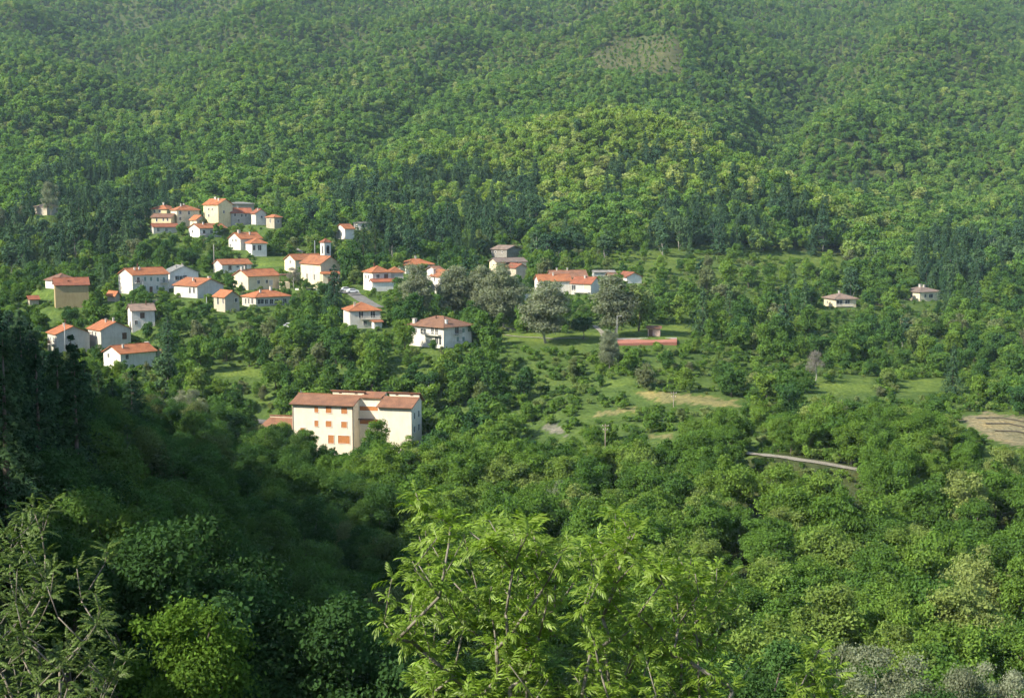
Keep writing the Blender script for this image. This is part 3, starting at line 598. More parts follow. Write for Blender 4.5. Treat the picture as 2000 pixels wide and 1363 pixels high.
M['earth_dark'] = plain_mat('dark_earth', (.10,.082,.06), var=.3, scale=.8)
for k, pl in enumerate([[(1905,817),(1950,816),(2000,824),(2060,838)], [(1925,828),(1970,828),(2020,838),(2060,850)], [(1942,842),(1985,843),(2030,852),(2060,862)]]):
    P = [ground_hit(a_, b_, 270, 360, 400) for a_, b_ in pl]; Q = []
    for i in range(len(P) - 1):
        for t in np.linspace(0, 1, 8, endpoint=False): Q.append(P[i] * (1 - t) + P[i + 1] * t)
    tag(link('furrow', strip(np.array(Q + [P[-1]]), .9, .1), None, M['earth_dark']), kind='structure', label=['upper', 'middle', 'lower'][k] + ' dark furrow across the sandy field at right')
# red court beside the lawn
cp = [ground_hit(1206, 675, 350, 450), ground_hit(1322, 675, 350, 450), ground_hit(1322, 664, 360, 470), ground_hit(1206, 664, 360, 470)]
zc = max(p[2] for p in cp) + .1
mb = MB(); mb.prism([(p[0], p[1], zc - 1.5) for p in cp], [(p[0], p[1], zc) for p in cp])
ct = mb.build('court', M['clay']); tag(ct, 'red clay sports court at the edge of the park lawn', 'court')
mb = MB(); q0, q1 = cp[3], cp[2]
mb.prism([(q0[0], q0[1] + .2, zc - .5), (q1[0], q1[1] + .2, zc - .5), (q1[0], q1[1] + .6, zc - .5), (q0[0], q0[1] + .6, zc - .5)], [(q0[0], q0[1] + .2, zc + .35), (q1[0], q1[1] + .2, zc + .35), (q1[0], q1[1] + .6, zc + .35), (q0[0], q0[1] + .6, zc + .35)])
mb.build('kerb', M['concrete'], ct)

# ------------------------------------------------------------------ house builder
_wcache = {}
def window_meshes(w, h, style):
    key = (round(w, 2), round(h, 2), style)
    if key in _wcache: return _wcache[key]
    fr = MB(); t = .10
    fr.box(-w/2 - t, w/2 + t, -.08, .02, h/2, h/2 + t); fr.box(-w/2 - t, w/2 + t, -.12, .02, -h/2 - t, -h/2)
    fr.box(-w/2 - t, -w/2, -.08, .02, -h/2, h/2); fr.box(w/2, w/2 + t, -.08, .02, -h/2, h/2)
    if style == 'dark' and w > .8: fr.box(-.03, .03, -.05, .02, -h/2, h/2)
    pn = MB()
    if style == 'arch':
        fr = MB(); n = 9; r = w / 2
        outer = [(-r - .14, -h/2 - .14)] + [(math.cos(math.pi - k * math.pi / n) * (r + .14), h/2 - r + math.sin(k * math.pi / n) * (r + .14)) for k in range(n + 1)] + [(r + .14, -h/2 - .14)]
        inner = [(-r, -h/2)] + [(math.cos(math.pi - k * math.pi / n) * r, h/2 - r + math.sin(k * math.pi / n) * r) for k in range(n + 1)] + [(r, -h/2)]
        m_ = len(outer)
        for k in range(m_):
            k2 = (k + 1) % m_
            fr.prism([(outer[k][0], .02, outer[k][1]), (outer[k2][0], .02, outer[k2][1]), (inner[k2][0], .02, inner[k2][1]), (inner[k][0], .02, inner[k][1])],
                     [(outer[k][0], -.10, outer[k][1]), (outer[k2][0], -.10, outer[k2][1]), (inner[k2][0], -.10, inner[k2][1]), (inner[k][0], -.10, inner[k][1])])
        pn.prism([(x, .015, z) for x, z in inner], [(x, -.03, z) for x, z in inner])
    else: pn.box(-w/2, w/2, -.03, .015, -h/2, h/2)
    _wcache[key] = (fr.mesh('window_frame'), pn.mesh('pane'), None)
    return _wcache[key]
def add_window(root, f, face, px, py, w, h, style):
    u, wz = uw(px, py)
    P, e1, e2 = f['P'], f['e1'], f['e2']
    if face == 'R': o2, d2 = P[:2], e1
    elif face == 'L': o2, d2 = P[:2], e2
    else: o2, d2 = P[:2] + e1 * f['W1'], e2
    A = np.array([[u, -d2[0]], [1.0, -d2[1]]])
    try: t, s = np.linalg.solve(A, o2)
    except np.linalg.LinAlgError: return
    z = t * wz - P[2]
    smax = f['W1'] if face == 'R' else f['W2']
    s = min(max(s, w / 2 + .25), smax - w / 2 - .25)
    z = min(max(z, h / 2 + .05), f['H'] - h / 2 - .12) if f['H'] > h + .3 else z
    fm, pm, _ = window_meshes(w, h, style)
    nm = 'door' if style == 'door' else ('bell_opening' if style == 'arch' else 'window')
    wm = {'dark': 'frame_white', 'green': 'frame_white', 'door': 'eave', 'shut': 'eave', 'white': 'frame_white', 'cream': 'frame_white', 'arch': 'white_dull', 'brown': 'frame_white', 'brownband': 'frame_white'}[style]
    pmn = {'dark': 'pane', 'green': 'shutter_green', 'door': 'shutter_dark', 'shut': 'shutter_dark', 'white': 'metal', 'cream': 'cream', 'arch': 'rubber', 'brown': 'shutter_brown', 'brownband': 'shutter_brown'}[style]
    wo_ = link(nm, fm, root)
    po = link({'dark': 'pane', 'arch': 'dark_opening'}.get(style, 'shutter' if style != 'door' else 'door_leaf'), pm, wo_)
    for oo, mm in ((wo_, wm), (po, pmn)):
        if len(oo.data.materials) == 0: oo.data.materials.append(None)
        oo.material_slots[0].link = 'OBJECT'; oo.material_slots[0].material = M[mm]
    off = {'R': (s, -.012, z), 'L': (-.012, s, z), 'S': (f['W1'] + .012, s, z)}[face]
    v = Matrix.Rotation(f['lrot'], 4, 'Z') @ Vector(off) + Vector(f['lorg'])
    wo_.location = v; wo_.rotation_euler = (0, 0, f['lrot'] + {'R': 0, 'L': -math.pi / 2, 'S': math.pi / 2}[face])
def local(o, f):
    o.location = f['lorg']; o.rotation_euler = (0, 0, f['lrot']); return o
def block(root, f, s):
    """walls and roof of one block; coordinates x along the front, y along the flank"""
    W1, W2, Hh = f['W1'], f['W2'], f['H']; o = s.get('o', .5); t = .2; rise = s['rise']; rf = s['roof']
    b = MB(); z0 = -3.5
    if rf == 'x':
        k = rise / (W2 / 2)
        b.poly([(0,0,z0),(W1,0,z0),(W1,0,Hh),(0,0,Hh)]); b.poly([(W1,W2,z0),(0,W2,z0),(0,W2,Hh),(W1,W2,Hh)])
        for x, fl in ((0, 1), (W1, 0)):
            q = [(x,W2,z0),(x,0,z0),(x,0,Hh),(x,W2/2,Hh+rise),(x,W2,Hh)]; b.poly(q if fl else q[::-1])
    elif rf == 'y':
        k = rise / (W1 / 2)
        b.poly([(0,W2,z0),(0,0,z0),(0,0,Hh),(0,W2,Hh)]); b.poly([(W1,0,z0),(W1,W2,z0),(W1,W2,Hh),(W1,0,Hh)])
        for y, fl in ((0, 1), (W2, 0)):
            q = [(0,y,z0),(W1,y,z0),(W1,y,Hh),(W1/2,y,Hh+rise),(0,y,Hh)]; b.poly(q if fl else q[::-1])
    else: b.box(0, W1, 0, W2, z0, Hh)
    wl = local(b.build('wall', M[s['wall']], root), f)
    r = MB()
    if rf == 'x':
        ze = Hh - k * o; zr = Hh + rise
        for sg in (0, 1):
            ya, yb_ = (-o, W2 / 2) if sg == 0 else (W2 + o, W2 / 2)
            q = [(-o, ya, ze), (W1 + o, ya, ze), (W1 + o, yb_, zr), (-o, yb_, zr)]
            if sg: q = q[::-1]
            r.prism([(x, y, z + .015) for x, y, z in q], [(x, y, z + t) for x, y, z in q])
        cap = MB(); cap.tube([(-o, W2/2, zr + t), (W1 + o, W2/2, zr + t)], [.13, .13], 6)
    elif rf == 'y':
        ze = Hh - k * o; zr = Hh + rise
        for sg in (0, 1):
            xa, xb = (-o, W1 / 2) if sg == 0 else (W1 + o, W1 / 2)
            q = [(xa, -o, ze), (xb, -o, zr), (xb, W2 + o, zr), (xa, W2 + o, ze)]
            if sg: q = q[::-1]
            r.prism([(x, y, z + .015) for x, y, z in q], [(x, y, z + t) for x, y, z in q])
        cap = MB(); cap.tube([(W1/2, -o, zr + t), (W1/2, W2 + o, zr + t)], [.13, .13], 6)
    elif rf == 'hip':
        half = min(W1, W2) / 2; k = rise / half; ze = Hh - .02; zr = Hh + rise
        e = [(-o,-o,ze),(W1+o,-o,ze),(W1+o,W2+o,ze),(-o,W2+o,ze)]
        if W1 >= W2: ra, rb = (half, W2/2, zr), (W1 - half, W2/2, zr)
        else: ra, rb = (W1/2, half, zr), (W1/2, W2 - half, zr)
        r.prism(e, [(x, y, z + .14) for x, y, z in e])
        e2_ = [(x, y, z + .143) for x, y, z in e]
        if W1 >= W2:
            r.poly([e2_[0], e2_[1], rb, ra]); r.poly([e2_[1], e2_[2], rb]); r.poly([e2_[2], e2_[3], ra, rb]); r.poly([e2_[3], e2_[0], ra])
        else:
            r.poly([e2_[0], e2_[1], ra]); r.poly([e2_[1], e2_[2], rb, ra]); r.poly([e2_[2], e2_[3], rb]); r.poly([e2_[3], e2_[0], ra, rb])
        cap = MB()
        if (Vector(ra) - Vector(rb)).length > .3: cap.tube([ra, rb], [.12, .12], 6)
        for cpt in e2_:
            tgt = ra if (Vector(cpt) - Vector(ra)).length < (Vector(cpt) - Vector(rb)).length else rb
            cap.tube([cpt, tgt], [.10, .10], 5)
    else:      # deck: posts carrying a thin roof over a terrace wall
        for xx in (.15, W1 / 2, W1 - .15): r.box(xx - .06, xx + .06, .05, .17, Hh, Hh + rise)
        r.box(-.1, W1 + .3, -.3, W2, Hh + rise, Hh + rise + .18); cap = None
    ro = local(r.build('roof', M[s['rm']], root), f)
    if cap is not None: local(cap.build('ridge_cap', M[s['rm']], ro), dict(lorg=(0, 0, 0), lrot=0))
    def roof_z(x, y):
        if rf == 'x': return Hh + rise * (1 - abs(y - W2/2) / (W2/2))
        if rf == 'y': return Hh + rise * (1 - abs(x - W1/2) / (W1/2))
        half = min(W1, W2) / 2
        return Hh + rise * max(0, min(1, min(x, W1 - x, y, W2 - y) / half))
    for (fx, fy, cw, ch) in s.get('chim', ()):
        x, y = fx * W1, fy * W2; z = roof_z(x, y) if 0 <= fx <= 1 else 0
        cm = MB(); cm.box(x - cw/2, x + cw/2, y - cw/2, y + cw/2, z - .3 if 0 <= fx <= 1 else -3, (z if 0 <= fx <= 1 else Hh) + ch)
        zz = (z if 0 <= fx <= 1 else Hh) + ch
        cm.box(x - cw/2 - .1, x + cw/2 + .1, y - cw/2 - .1, y + cw/2 + .1, zz + .12, zz + .22)
        for sx in (-1, 1):
            cm.box(x + sx * cw * .38 - .06, x + sx * cw * .38 + .06, y - cw/2 + .02, y + cw/2 - .02, zz, zz + .12)
        cm.build('chimney', M['white_dull'] if cw > .45 else M['eave'], ro)
    for wv in s.get('win', ()): add_window(root, f, *wv)
    for (face, px, py, wd) in s.get('balc', ()):
        u, wz = uw(px, py); P = f['P']; d2 = f['e1'] if face == 'R' else f['e2']
        tt, ss = np.linalg.solve(np.array([[u, -d2[0]], [1.0, -d2[1]]]), P[:2]); z = tt * wz - P[2]
        smax = f['W1'] if face == 'R' else f['W2']; ss = min(max(ss, wd/2), smax - wd/2)
        bm = MB(); rl = MB(); dp = 1.1
        bm.box(-wd/2, wd/2, -dp, .01, -.1, .08)
        rl.box(-wd/2, wd/2, -dp, -dp + .05, .9, .98); rl.box(-wd/2, -wd/2 + .05, -dp + .05, -.02, .9, .98); rl.box(wd/2 - .05, wd/2, -dp + .05, -.02, .9, .98)
        n = int(wd / .35)
        for q in range(n + 1):
            xx = -wd/2 + .03 + (wd - .06) * q / n; rl.box(xx - .03, xx + .03, -dp + .003, -dp + .047, .08, .9)
        bo = bm.build('balcony', M['white_dull'], root)
        rl.build('railing', M['white'] if wd > 5 else M['shutter_dark'], bo)
        off = (ss, -.01, z) if face == 'R' else (-.01, ss, z)
        bo.location = Matrix.Rotation(f['lrot'], 4, 'Z') @ Vector(off) + Vector(f['lorg'])
        bo.rotation_euler = (0, 0, f['lrot'] + (0 if face == 'R' else -math.pi / 2))
for s in HOUSES:
    f = s['fr']; zb = f['P'][2]
    org = Vector((s['ctr'][0], s['ctr'][1], zb))
    root = empty(s['name'], org, f['a']); tag(root, s['label'], s['cat'])
    if s['cat'] == 'house': root['group'] = 'village houses'
    inv = Matrix.Rotation(-f['a'], 4, 'Z')
    for q in [s] + s['wings']:
        fq = q['fr']
        fq['lorg'] = inv @ (Vector(fq['P']) - org); fq['lrot'] = fq['a'] - f['a']
        block(root, fq, q)

# ------------------------------------------------------------------ the large cream building
def large_building():
    f = BF; P = Vector(f['P']); W1 = f['W1']; Hh = f['H']; a = f['a']
    root = empty('apartment_building', P + Vector((f['e1'][0], f['e1'][1], 0)) * (W1 / 2), a)
    tag(root, 'large three-storey cream building with brown shutters below the village', 'building')
    f['lorg'] = Vector((-W1 / 2, 0, 0)); f['lrot'] = 0.0
    def sx(px, py=800):
        u, w = uw(px, py); t, s = np.linalg.solve(np.array([[u, -f['e1'][0]], [1., -f['e1'][1]]]), f['P'][:2]); return s
    xa, xb = sx(690), sx(739)
    b = MB(); z0 = -3; run = 5.2; k = .30; o = .7; rec = 4.0; dep = 7.8
    def wing(x0, x1):
        zr = Hh + run * k
        b.poly([(x0,0,z0),(x1,0,z0),(x1,0,Hh),(x0,0,Hh)])
        q = [(0,z0),(0,Hh),(run,zr),(run,zr+1.15),(dep,Hh+.6),(dep,z0)]
        b.poly([(x0,y,z) for y, z in q]); b.poly([(x1,y,z) for y, z in q][::-1])
        b.poly([(x1,dep,z0),(x0,dep,z0),(x0,dep,Hh+.6),(x1,dep,Hh+.6)])
    wing(0, xa); wing(xb, W1)
    zc_ = Hh + 1.45
    b.poly([(xa,rec,z0),(xb,rec,z0),(xb,rec,zc_),(xa,rec,zc_)])
    local(b.build('wall', M['ivory'], root), f)
    # raised clerestory strips behind the front roof slopes
    zr = Hh + run * k
    x_cl = sx(634, 770)
    for (x0, x1) in ((x_cl, xa + .8), (xb + 1.0, W1 + .3)):
        cb = MB(); cb.box(x0, x1, run + .02, run + .3, zr - .3, zr + 1.1); co = local(cb.build('clerestory_wall', M['ivory'], root), f)
        rb = MB(); s2 = -(1.15) / (dep - run)
        q = [(x0 - .3, run - .45, zr + 1.12), (x1 + .4, run - .45, zr + 1.12), (x1 + .4, dep + .6, Hh + .45), (x0 - .3, dep + .6, Hh + .45)]
        rb.prism(q, [(x, y, z + .22) for x, y, z in q]); local(rb.build('roof', M['roof_terra'], root), f)
        n = int((x1 - x0) / 3.2)
        for i in range(n):
            xx = x0 + (x1 - x0) * (i + .5) / n
            vb = MB(); vb.box(xx - .35, xx + .35, run - .03, run + .05, zr + .45, zr + .75); local(vb.build('vent', M['shutter_dark'], root), f)
    lb = MB(); lb.box(-.3, x_cl - .32, run + .0, run + .25, zr - .4, zr + .14); q = [(-.6, run - .2, zr + .2), (x_cl - .35, run - .2, zr + .2), (x_cl - .35, dep + .6, Hh - .6), (-.6, dep + .6, Hh - .6)]
    lb.prism(q, [(x, y, z + .2) for x, y, z in q]); local(lb.build('roof', M['roof_terra'], root), f)
    for (x0, x1, mt) in ((-.45, xa + .35, 'roof_terra'), (xb - .35, W1 + .45, 'roof_terra')):
        r = MB(); q = [(x0, -o, Hh - o * k), (x1, -o, Hh - o * k), (x1, run - .03, zr - .01), (x0, run - .03, zr - .01)]
        r.prism([(x, y, z + .02) for x, y, z in q], [(x, y, z + .24) for x, y, z in q]); ro = local(r.build('roof', M[mt], root), f)
        g_ = MB(); g_.tube([(x0, -o - .08, Hh - o * k + .12), (x1, -o - .08, Hh - o * k + .12)], [.09, .09], 6); g_.build('gutter', M['eave'], ro)
    r = MB(); q = [(xa + .4, rec - .6, zc_ - .1), (xb - .4, rec - .6, zc_ - .1), (xb - .4, dep, zc_ + .7), (xa + .4, dep, zc_ + .7)]
    r.prism(q, [(x, y, z + .25) for x, y, z in q]); local(r.build('roof', M['roof_terra'], root), f)
    # shuttered windows
    s5 = 5.263
    for (x0, x1, y0, y1) in [(705,748,283,345),(820,885,283,350),(980,1045,288,357),(705,748,425,488),(820,885,430,492),(980,1043,437,500),(845,910,575,662),(945,1075,580,664),
                             (560,610,500,560)]:
        cx, cy_ = 480 + (x0 + x1) / 2 / s5, 740 + (y0 + y1) / 2 / s5
        u = f['D'] if 'D' in f else 331.0
        add_window(root, f, 'R', cx, cy_, (x1 - x0) / s5 * .1205, (y1 - y0) / s5 * .1205, 'brown')
    for (x0, x1, y0, y1) in [(1440,1490,800,862),(1515,1560,795,862)]:
        add_window(root, f, 'R', 480 + (x0 + x1) / 2 / s5, 740 + (y0 + y1) / 2 / s5, (x1 - x0) / s5 * .1205, (y1 - y0) / s5 * .1205, 'door')
    # shuttered bands in the recess
    f2 = dict(f); f2['P'] = f['P'] + np.array((*(f['e2'] * rec), 0)); f2['lorg'] = f['lorg'] + Vector((0, rec, 0))
    for cx, cy_, w, h in ((709, 797, 4.6, 1.05), (707, 823.5, 4.6, 1.05)):
        u, wz = uw(cx, cy_); t, s_ = np.linalg.solve(np.array([[u, -f['e1'][0]], [1., -f['e1'][1]]]), f2['P'][:2])
        fm, pm, _ = window_meshes(w, h, 'brownband'); s_ = max(s_, xa + w / 2 + .15)
        a1 = link('window', fm, root, M['frame_white']); a2 = link('shutter', pm, a1, M['shutter_brown'])
        a1.location = Vector((s_, -.012, t * wz - f['P'][2])) + f2['lorg']
    bb = MB(); zz = pt(709, 813, 335)[2] - f['P'][2]
    bb.box(xa + .03, xb - .03, rec - .9, rec - .02, zz - .1, zz + .1); local(bb.build('floor_ledge', M['shutter_dark'], root), f)
    # flank windows on the shaded right end
    for yy, zz in ((2.2, Hh - 2.2), (5.4, Hh - 2.2), (2.2, Hh - 5.4), (5.4, Hh - 5.4)):
        fm, pm, _ = window_meshes(1.0, 1.4, 'dark')
        a1 = link('window', fm, root); a2 = link('pane', pm, a1)
        for oo, mm in ((a1, 'frame_white'), (a2, 'pane')):
            if len(oo.data.materials) == 0: oo.data.materials.append(None)
            oo.material_slots[0].link = 'OBJECT'; oo.material_slots[0].material = M[mm]
        a1.location = Vector((W1 + .012, yy, zz)) + f['lorg']; a1.rotation_euler = (0, 0, math.pi / 2)
    dp_ = MB(); dp_.tube([(.18, -.1, 0), (.18, -.1, Hh - .2)], [.06, .06], 6); local(dp_.build('drainpipe', M['eave'], root), f)
    dp_ = MB(); dp_.tube([(xa - .18, -.1, 0), (xa - .18, -.1, Hh - .2)], [.06, .06], 6); local(dp_.build('drainpipe', M['eave'], root), f)
    # low annex on the left
    x0, x1 = sx(508, 830), -.15; Ha = pt(512, 833, 334)[2] - f['P'][2]
    an = MB(); an.box(x0, x1, 1.0, 8.0, z0, Ha); local(an.build('annex_wall', M['yellow'], root), f)
    ar = MB(); q = [(x0 - .5, .4, Ha - .1), (x1, .4, Ha - .1), (x1, 5.2, Ha + 1.5), (x0 + .3, 5.2, Ha + 1.5)]
    ar.prism(q, [(x, y, z + .2) for x, y, z in q]); local(ar.build('annex_roof', M['roof_terra'], root), f)
    aw = MB(); aw.box(x0 + .3, x1 - .02, 5.22, 5.5, Ha, Ha + 2.1); local(aw.build('annex_parapet', M['ivory'], root), f)
    aw = MB(); aw.box(x0 + .2, x1 - .03, 5.0, 5.7, Ha + 2.1, Ha + 2.25); local(aw.build('annex_coping', M['roof_terra'], root), f)
large_building()

# ------------------------------------------------------------------ vegetation meshes
def unit(v): return v / (np.linalg.norm(v, axis=-1, keepdims=True) + 1e-9)
def leaf_faces(P, Nn, size, rs, asp=.62, fold=.12):
    n = len(P); r = unit(rs.normal(size=(n, 3)))
    t = unit(np.cross(Nn, r)); b = np.cross(Nn, t)
    s = (size * rs.uniform(.65, 1.35, n))[:, None]
    V = np.stack([P - t * s, P + b * s * asp + Nn * s * fold, P + t * s, P - b * s * asp + Nn * s * fold], 1).reshape(-1, 3)
    F = np.arange(n * 4).reshape(n, 4)
    return V, F
def broad_crown(seed, h, w, n, size, lobes=16, z_low=.18, shape='round', lobe_r=.30, up=.45, ragged=.15, rising=.66, asp=.62):
    """crown of leaf-clump faces gathered in lobes; local origin at the foot of the tree"""
    rs = np.random.RandomState(seed)
    zc0 = h * (z_low + 1) / 2; rz = h * (1 - z_low) / 2; rx = w / 2
    C = []
    k = 0
    while len(C) < lobes and k < 4000:
        k += 1
        d = unit(rs.normal(size=3)); d[2] = abs(d[2]) * (1 if rs.rand() < rising else -1)
        q = rs.uniform(.45, .80) if len(C) > lobes * .2 else rs.uniform(0, .4)
        p = d * q
        if shape == 'spire': p[:2] *= (1 - .55 * max(p[2], 0)) * .95
        if shape == 'flat': p[2] *= .85
        pos = np.array((p[0] * rx, p[1] * rx, zc0 + p[2] * rz))
        if all(np.linalg.norm((pos - c0[:3]) / np.array((rx, rx, rz))) > .26 for c0 in C): C.append(np.array((*pos, lobe_r * (rx * .62 + rz * .38) * rs.uniform(.55, 1.4))))
    C = np.array(C); R = C[:, 3]
    li = rs.choice(len(C), n, p=R ** 2 / (R ** 2).sum())
    d = unit(rs.normal(size=(n, 3))); flip = (d[:, 2] < -.15) & (rs.rand(n) < .6); d[flip, 2] *= -1
    rad = R[li] * (1 - rs.rand(n) ** 2.2 * .55) * (1 + ragged * rs.normal(size=n) * .6)
    sq = np.array((1.0, 1.0, .85))
    P = C[li, :3] + d * rad[:, None] * sq
    P[:, 2] = np.maximum(P[:, 2], h * .04)
    Nn = unit(d * .75 + np.array((0, 0, up)) + rs.normal(size=(n, 3)) * .68)
    V, F = leaf_faces(P, Nn, size, rs, asp)
    lobe_tone = rs.uniform(.25, .75, len(C))
    vary = np.clip(lobe_tone[li] + rs.normal(0, .17, n), 0, 1)
    return V, F, vary, C
def trunk_mesh(name, h, w, C, r0, seed, top=.7):
    rs = np.random.RandomState(seed + 77); mb = MB()
    bend = rs.normal(0, .03 * h, (4, 2)); zs = [-.6, h * .22, h * .48, h * top]
    p = [(bend[i][0] * (i > 0), bend[i][1] * (i > 0), zs[i]) for i in range(4)]
    mb.tube(p, [r0 * 1.25, r0 * .85, r0 * .6, r0 * .22], 7)
    for q in C[:10]:
        zb = min(max(h * .18, q[2] * .55), h * .6); t = (zb + .6) / (h * top + .6)
        i = min(2, int(t * 3)); base = Vector(p[i]).lerp(Vector(p[i + 1]), .4); e = Vector(q[:3])
        mid = base.lerp(e, .5) + Vector((0, 0, -.04 * h))
        mb.tube([base, mid, e], [r0 * .42, r0 * .28, r0 * .08], 5)
    return mb.mesh(name, True)
def conifer_crown(seed, h, w, n, size, z_low=.08, droop=.35, power=.85, tiers=None, ragged=.25):
    rs = np.random.RandomState(seed)
    tiers = tiers or max(9, int(h / .75))
    P, Nn, vy, S = [], [], [], []
    per = n // (tiers * 7)
    for i in range(tiers):
        f = (i + rs.uniform(-.3, .3)) / tiers; f = min(max(f, 0), .985)
        z = h * (z_low + (1 - z_low) * f); L = (w / 2) * (1 - f) ** power + .12
        nb = 7
        a0 = rs.uniform(0, 6.28)
        for b_ in range(nb):
            a = a0 + b_ * 6.283 / nb + rs.normal(0, .25); l = L * (1 + rs.normal(0, ragged)); tone = rs.uniform(.2, .8)
            m = max(4, int(per * (.35 + 1.3 * (1 - f))))
            t = rs.uniform(.08, 1, m) ** .75
            wd = .30 * l * (1.05 - t)
            off = rs.normal(0, 1, m) * wd * .6 + rs.normal(0, .06, m)
            x = t * l; zz = z - droop * l * t ** 1.6 + .10 * l * t ** 3 + rs.normal(0, .08 + .05 * l, m) - np.abs(off) * .25
            ca, sa = math.cos(a), math.sin(a)
            P.append(np.stack([x * ca - off * sa, x * sa + off * ca, zz], 1))
            nn = np.stack([np.full(m, ca * .45), np.full(m, sa * .45), np.full(m, .8)], 1) + rs.normal(size=(m, 3)) * .45
            Nn.append(unit(nn)); vy.append(np.clip(tone + rs.normal(0, .16, m), 0, 1))
    P = np.concatenate(P); Nn = np.concatenate(Nn); vy = np.concatenate(vy)
    P[:, 2] = np.maximum(P[:, 2], .1)
    V, F = leaf_faces(P, Nn, size, rs, asp=.45)
    return V, F, vy
KINDS = {}
def reg_broad(kind, nvar, h, w, n, size, mat, bark, seed0, slim=.020, **kw):
    out = []
    for i in range(nvar):
        rs = np.random.RandomState(seed0 + i)
        hh, ww = h * rs.uniform(.93, 1.07), w * rs.uniform(.93, 1.07)
        V, F, vy, C = broad_crown(seed0 + i, hh, ww, n, size, **kw)
        cm = arr_mesh(kind + '_crown', V, F, vy); cm.materials.append(M[mat])
        tm = trunk_mesh(kind + '_trunk', hh, ww, C, slim * hh, seed0 + i); tm.materials.append(M[bark])
        out.append((cm, tm, hh, ww))
    KINDS[kind] = out
def reg_conifer(kind, nvar, h, w, n, size, mat, bark, seed0, **kw):
    out = []
    for i in range(nvar):
        V, F, vy = conifer_crown(seed0 + i, h, w, n, size, **kw)
        cm = arr_mesh(kind + '_crown', V, F, vy); cm.materials.append(M[mat])
        mb = MB(); mb.tube([(0, 0, -.6), (0.05, 0, h * .4), (0, .05, h * .97)], [.018 * h, .012 * h, .02], 7); tm = mb.mesh(kind + '_trunk', True); tm.materials.append(M[bark])
        out.append((cm, tm, h, w))
    KINDS[kind] = out
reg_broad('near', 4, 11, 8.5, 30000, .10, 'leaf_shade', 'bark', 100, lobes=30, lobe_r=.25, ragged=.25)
reg_broad('wood', 7, 9.5, 7.6, 12000, .155, 'leaf_chestnut', 'bark', 200, lobes=30, lobe_r=.25, z_low=.05, ragged=.42)
reg_broad('garden', 6, 8.5, 6.6, 3000, .27, 'leaf_garden', 'bark', 300, lobes=20, z_low=-.02, ragged=.25, rising=.58)
reg_broad('mount', 6, 9.6, 8.6, 1000, .48, 'leaf_forest', 'bark', 400, lobes=14, lobe_r=.33, z_low=.05)
reg_broad('poplar', 4, 17, 11.5, 18000, .22, 'leaf_poplar', 'bark_pale', 500, lobes=50, lobe_r=.22, z_low=.03, shape='spire', ragged=.4, rising=.52, slim=.014)
reg_broad('silver', 3, 11, 8.5, 24000, .085, 'leaf_silver', 'bark_pale', 600, lobes=36, lobe_r=.19, z_low=.02, ragged=.4, rising=.55, slim=.013)
reg_broad('bare', 1, 10, 7.5, 2600, .55, 'twig', 'bark_pale', 650, lobes=24, lobe_r=.24, z_low=.2, ragged=.3, asp=.06)
reg_broad('bush', 6, 2.2, 3.2, 700, .17, 'leaf_bush', 'bark', 700, lobes=9, lobe_r=.38, z_low=-.1)
reg_broad('round', 1, 6.5, 6.2, 3500, .2, 'needle', 'bark', 800, lobes=26, lobe_r=.30, z_low=.22, ragged=.05)
reg_broad('lime', 1, 10, 5.2, 15000, .075, 'leaf_lime', 'bark', 820, lobes=26, lobe_r=.20, z_low=.40, ragged=.7)
reg_conifer('fir', 5, 15, 6.6, 4200, .26, 'needle', 'bark', 900)
reg_broad('pine', 5, 13.5, 7.4, 2600, .30, 'needle', 'bark_pale', 940, lobes=22, lobe_r=.23, z_low=.08, shape='spire', ragged=.3, rising=.55, slim=.013)
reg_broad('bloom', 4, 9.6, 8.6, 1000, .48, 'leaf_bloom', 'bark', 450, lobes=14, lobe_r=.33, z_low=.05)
reg_conifer('spruce', 2, 18, 10.5, 9000, .24, 'needle', 'bark', 960, droop=.42, power=.9)
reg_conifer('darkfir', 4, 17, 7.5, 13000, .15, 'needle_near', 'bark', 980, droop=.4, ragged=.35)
reg_conifer('deadfir', 1, 9, 4.2, 6000, .12, 'needle_dead', 'bark', 995, droop=.3, ragged=.3)

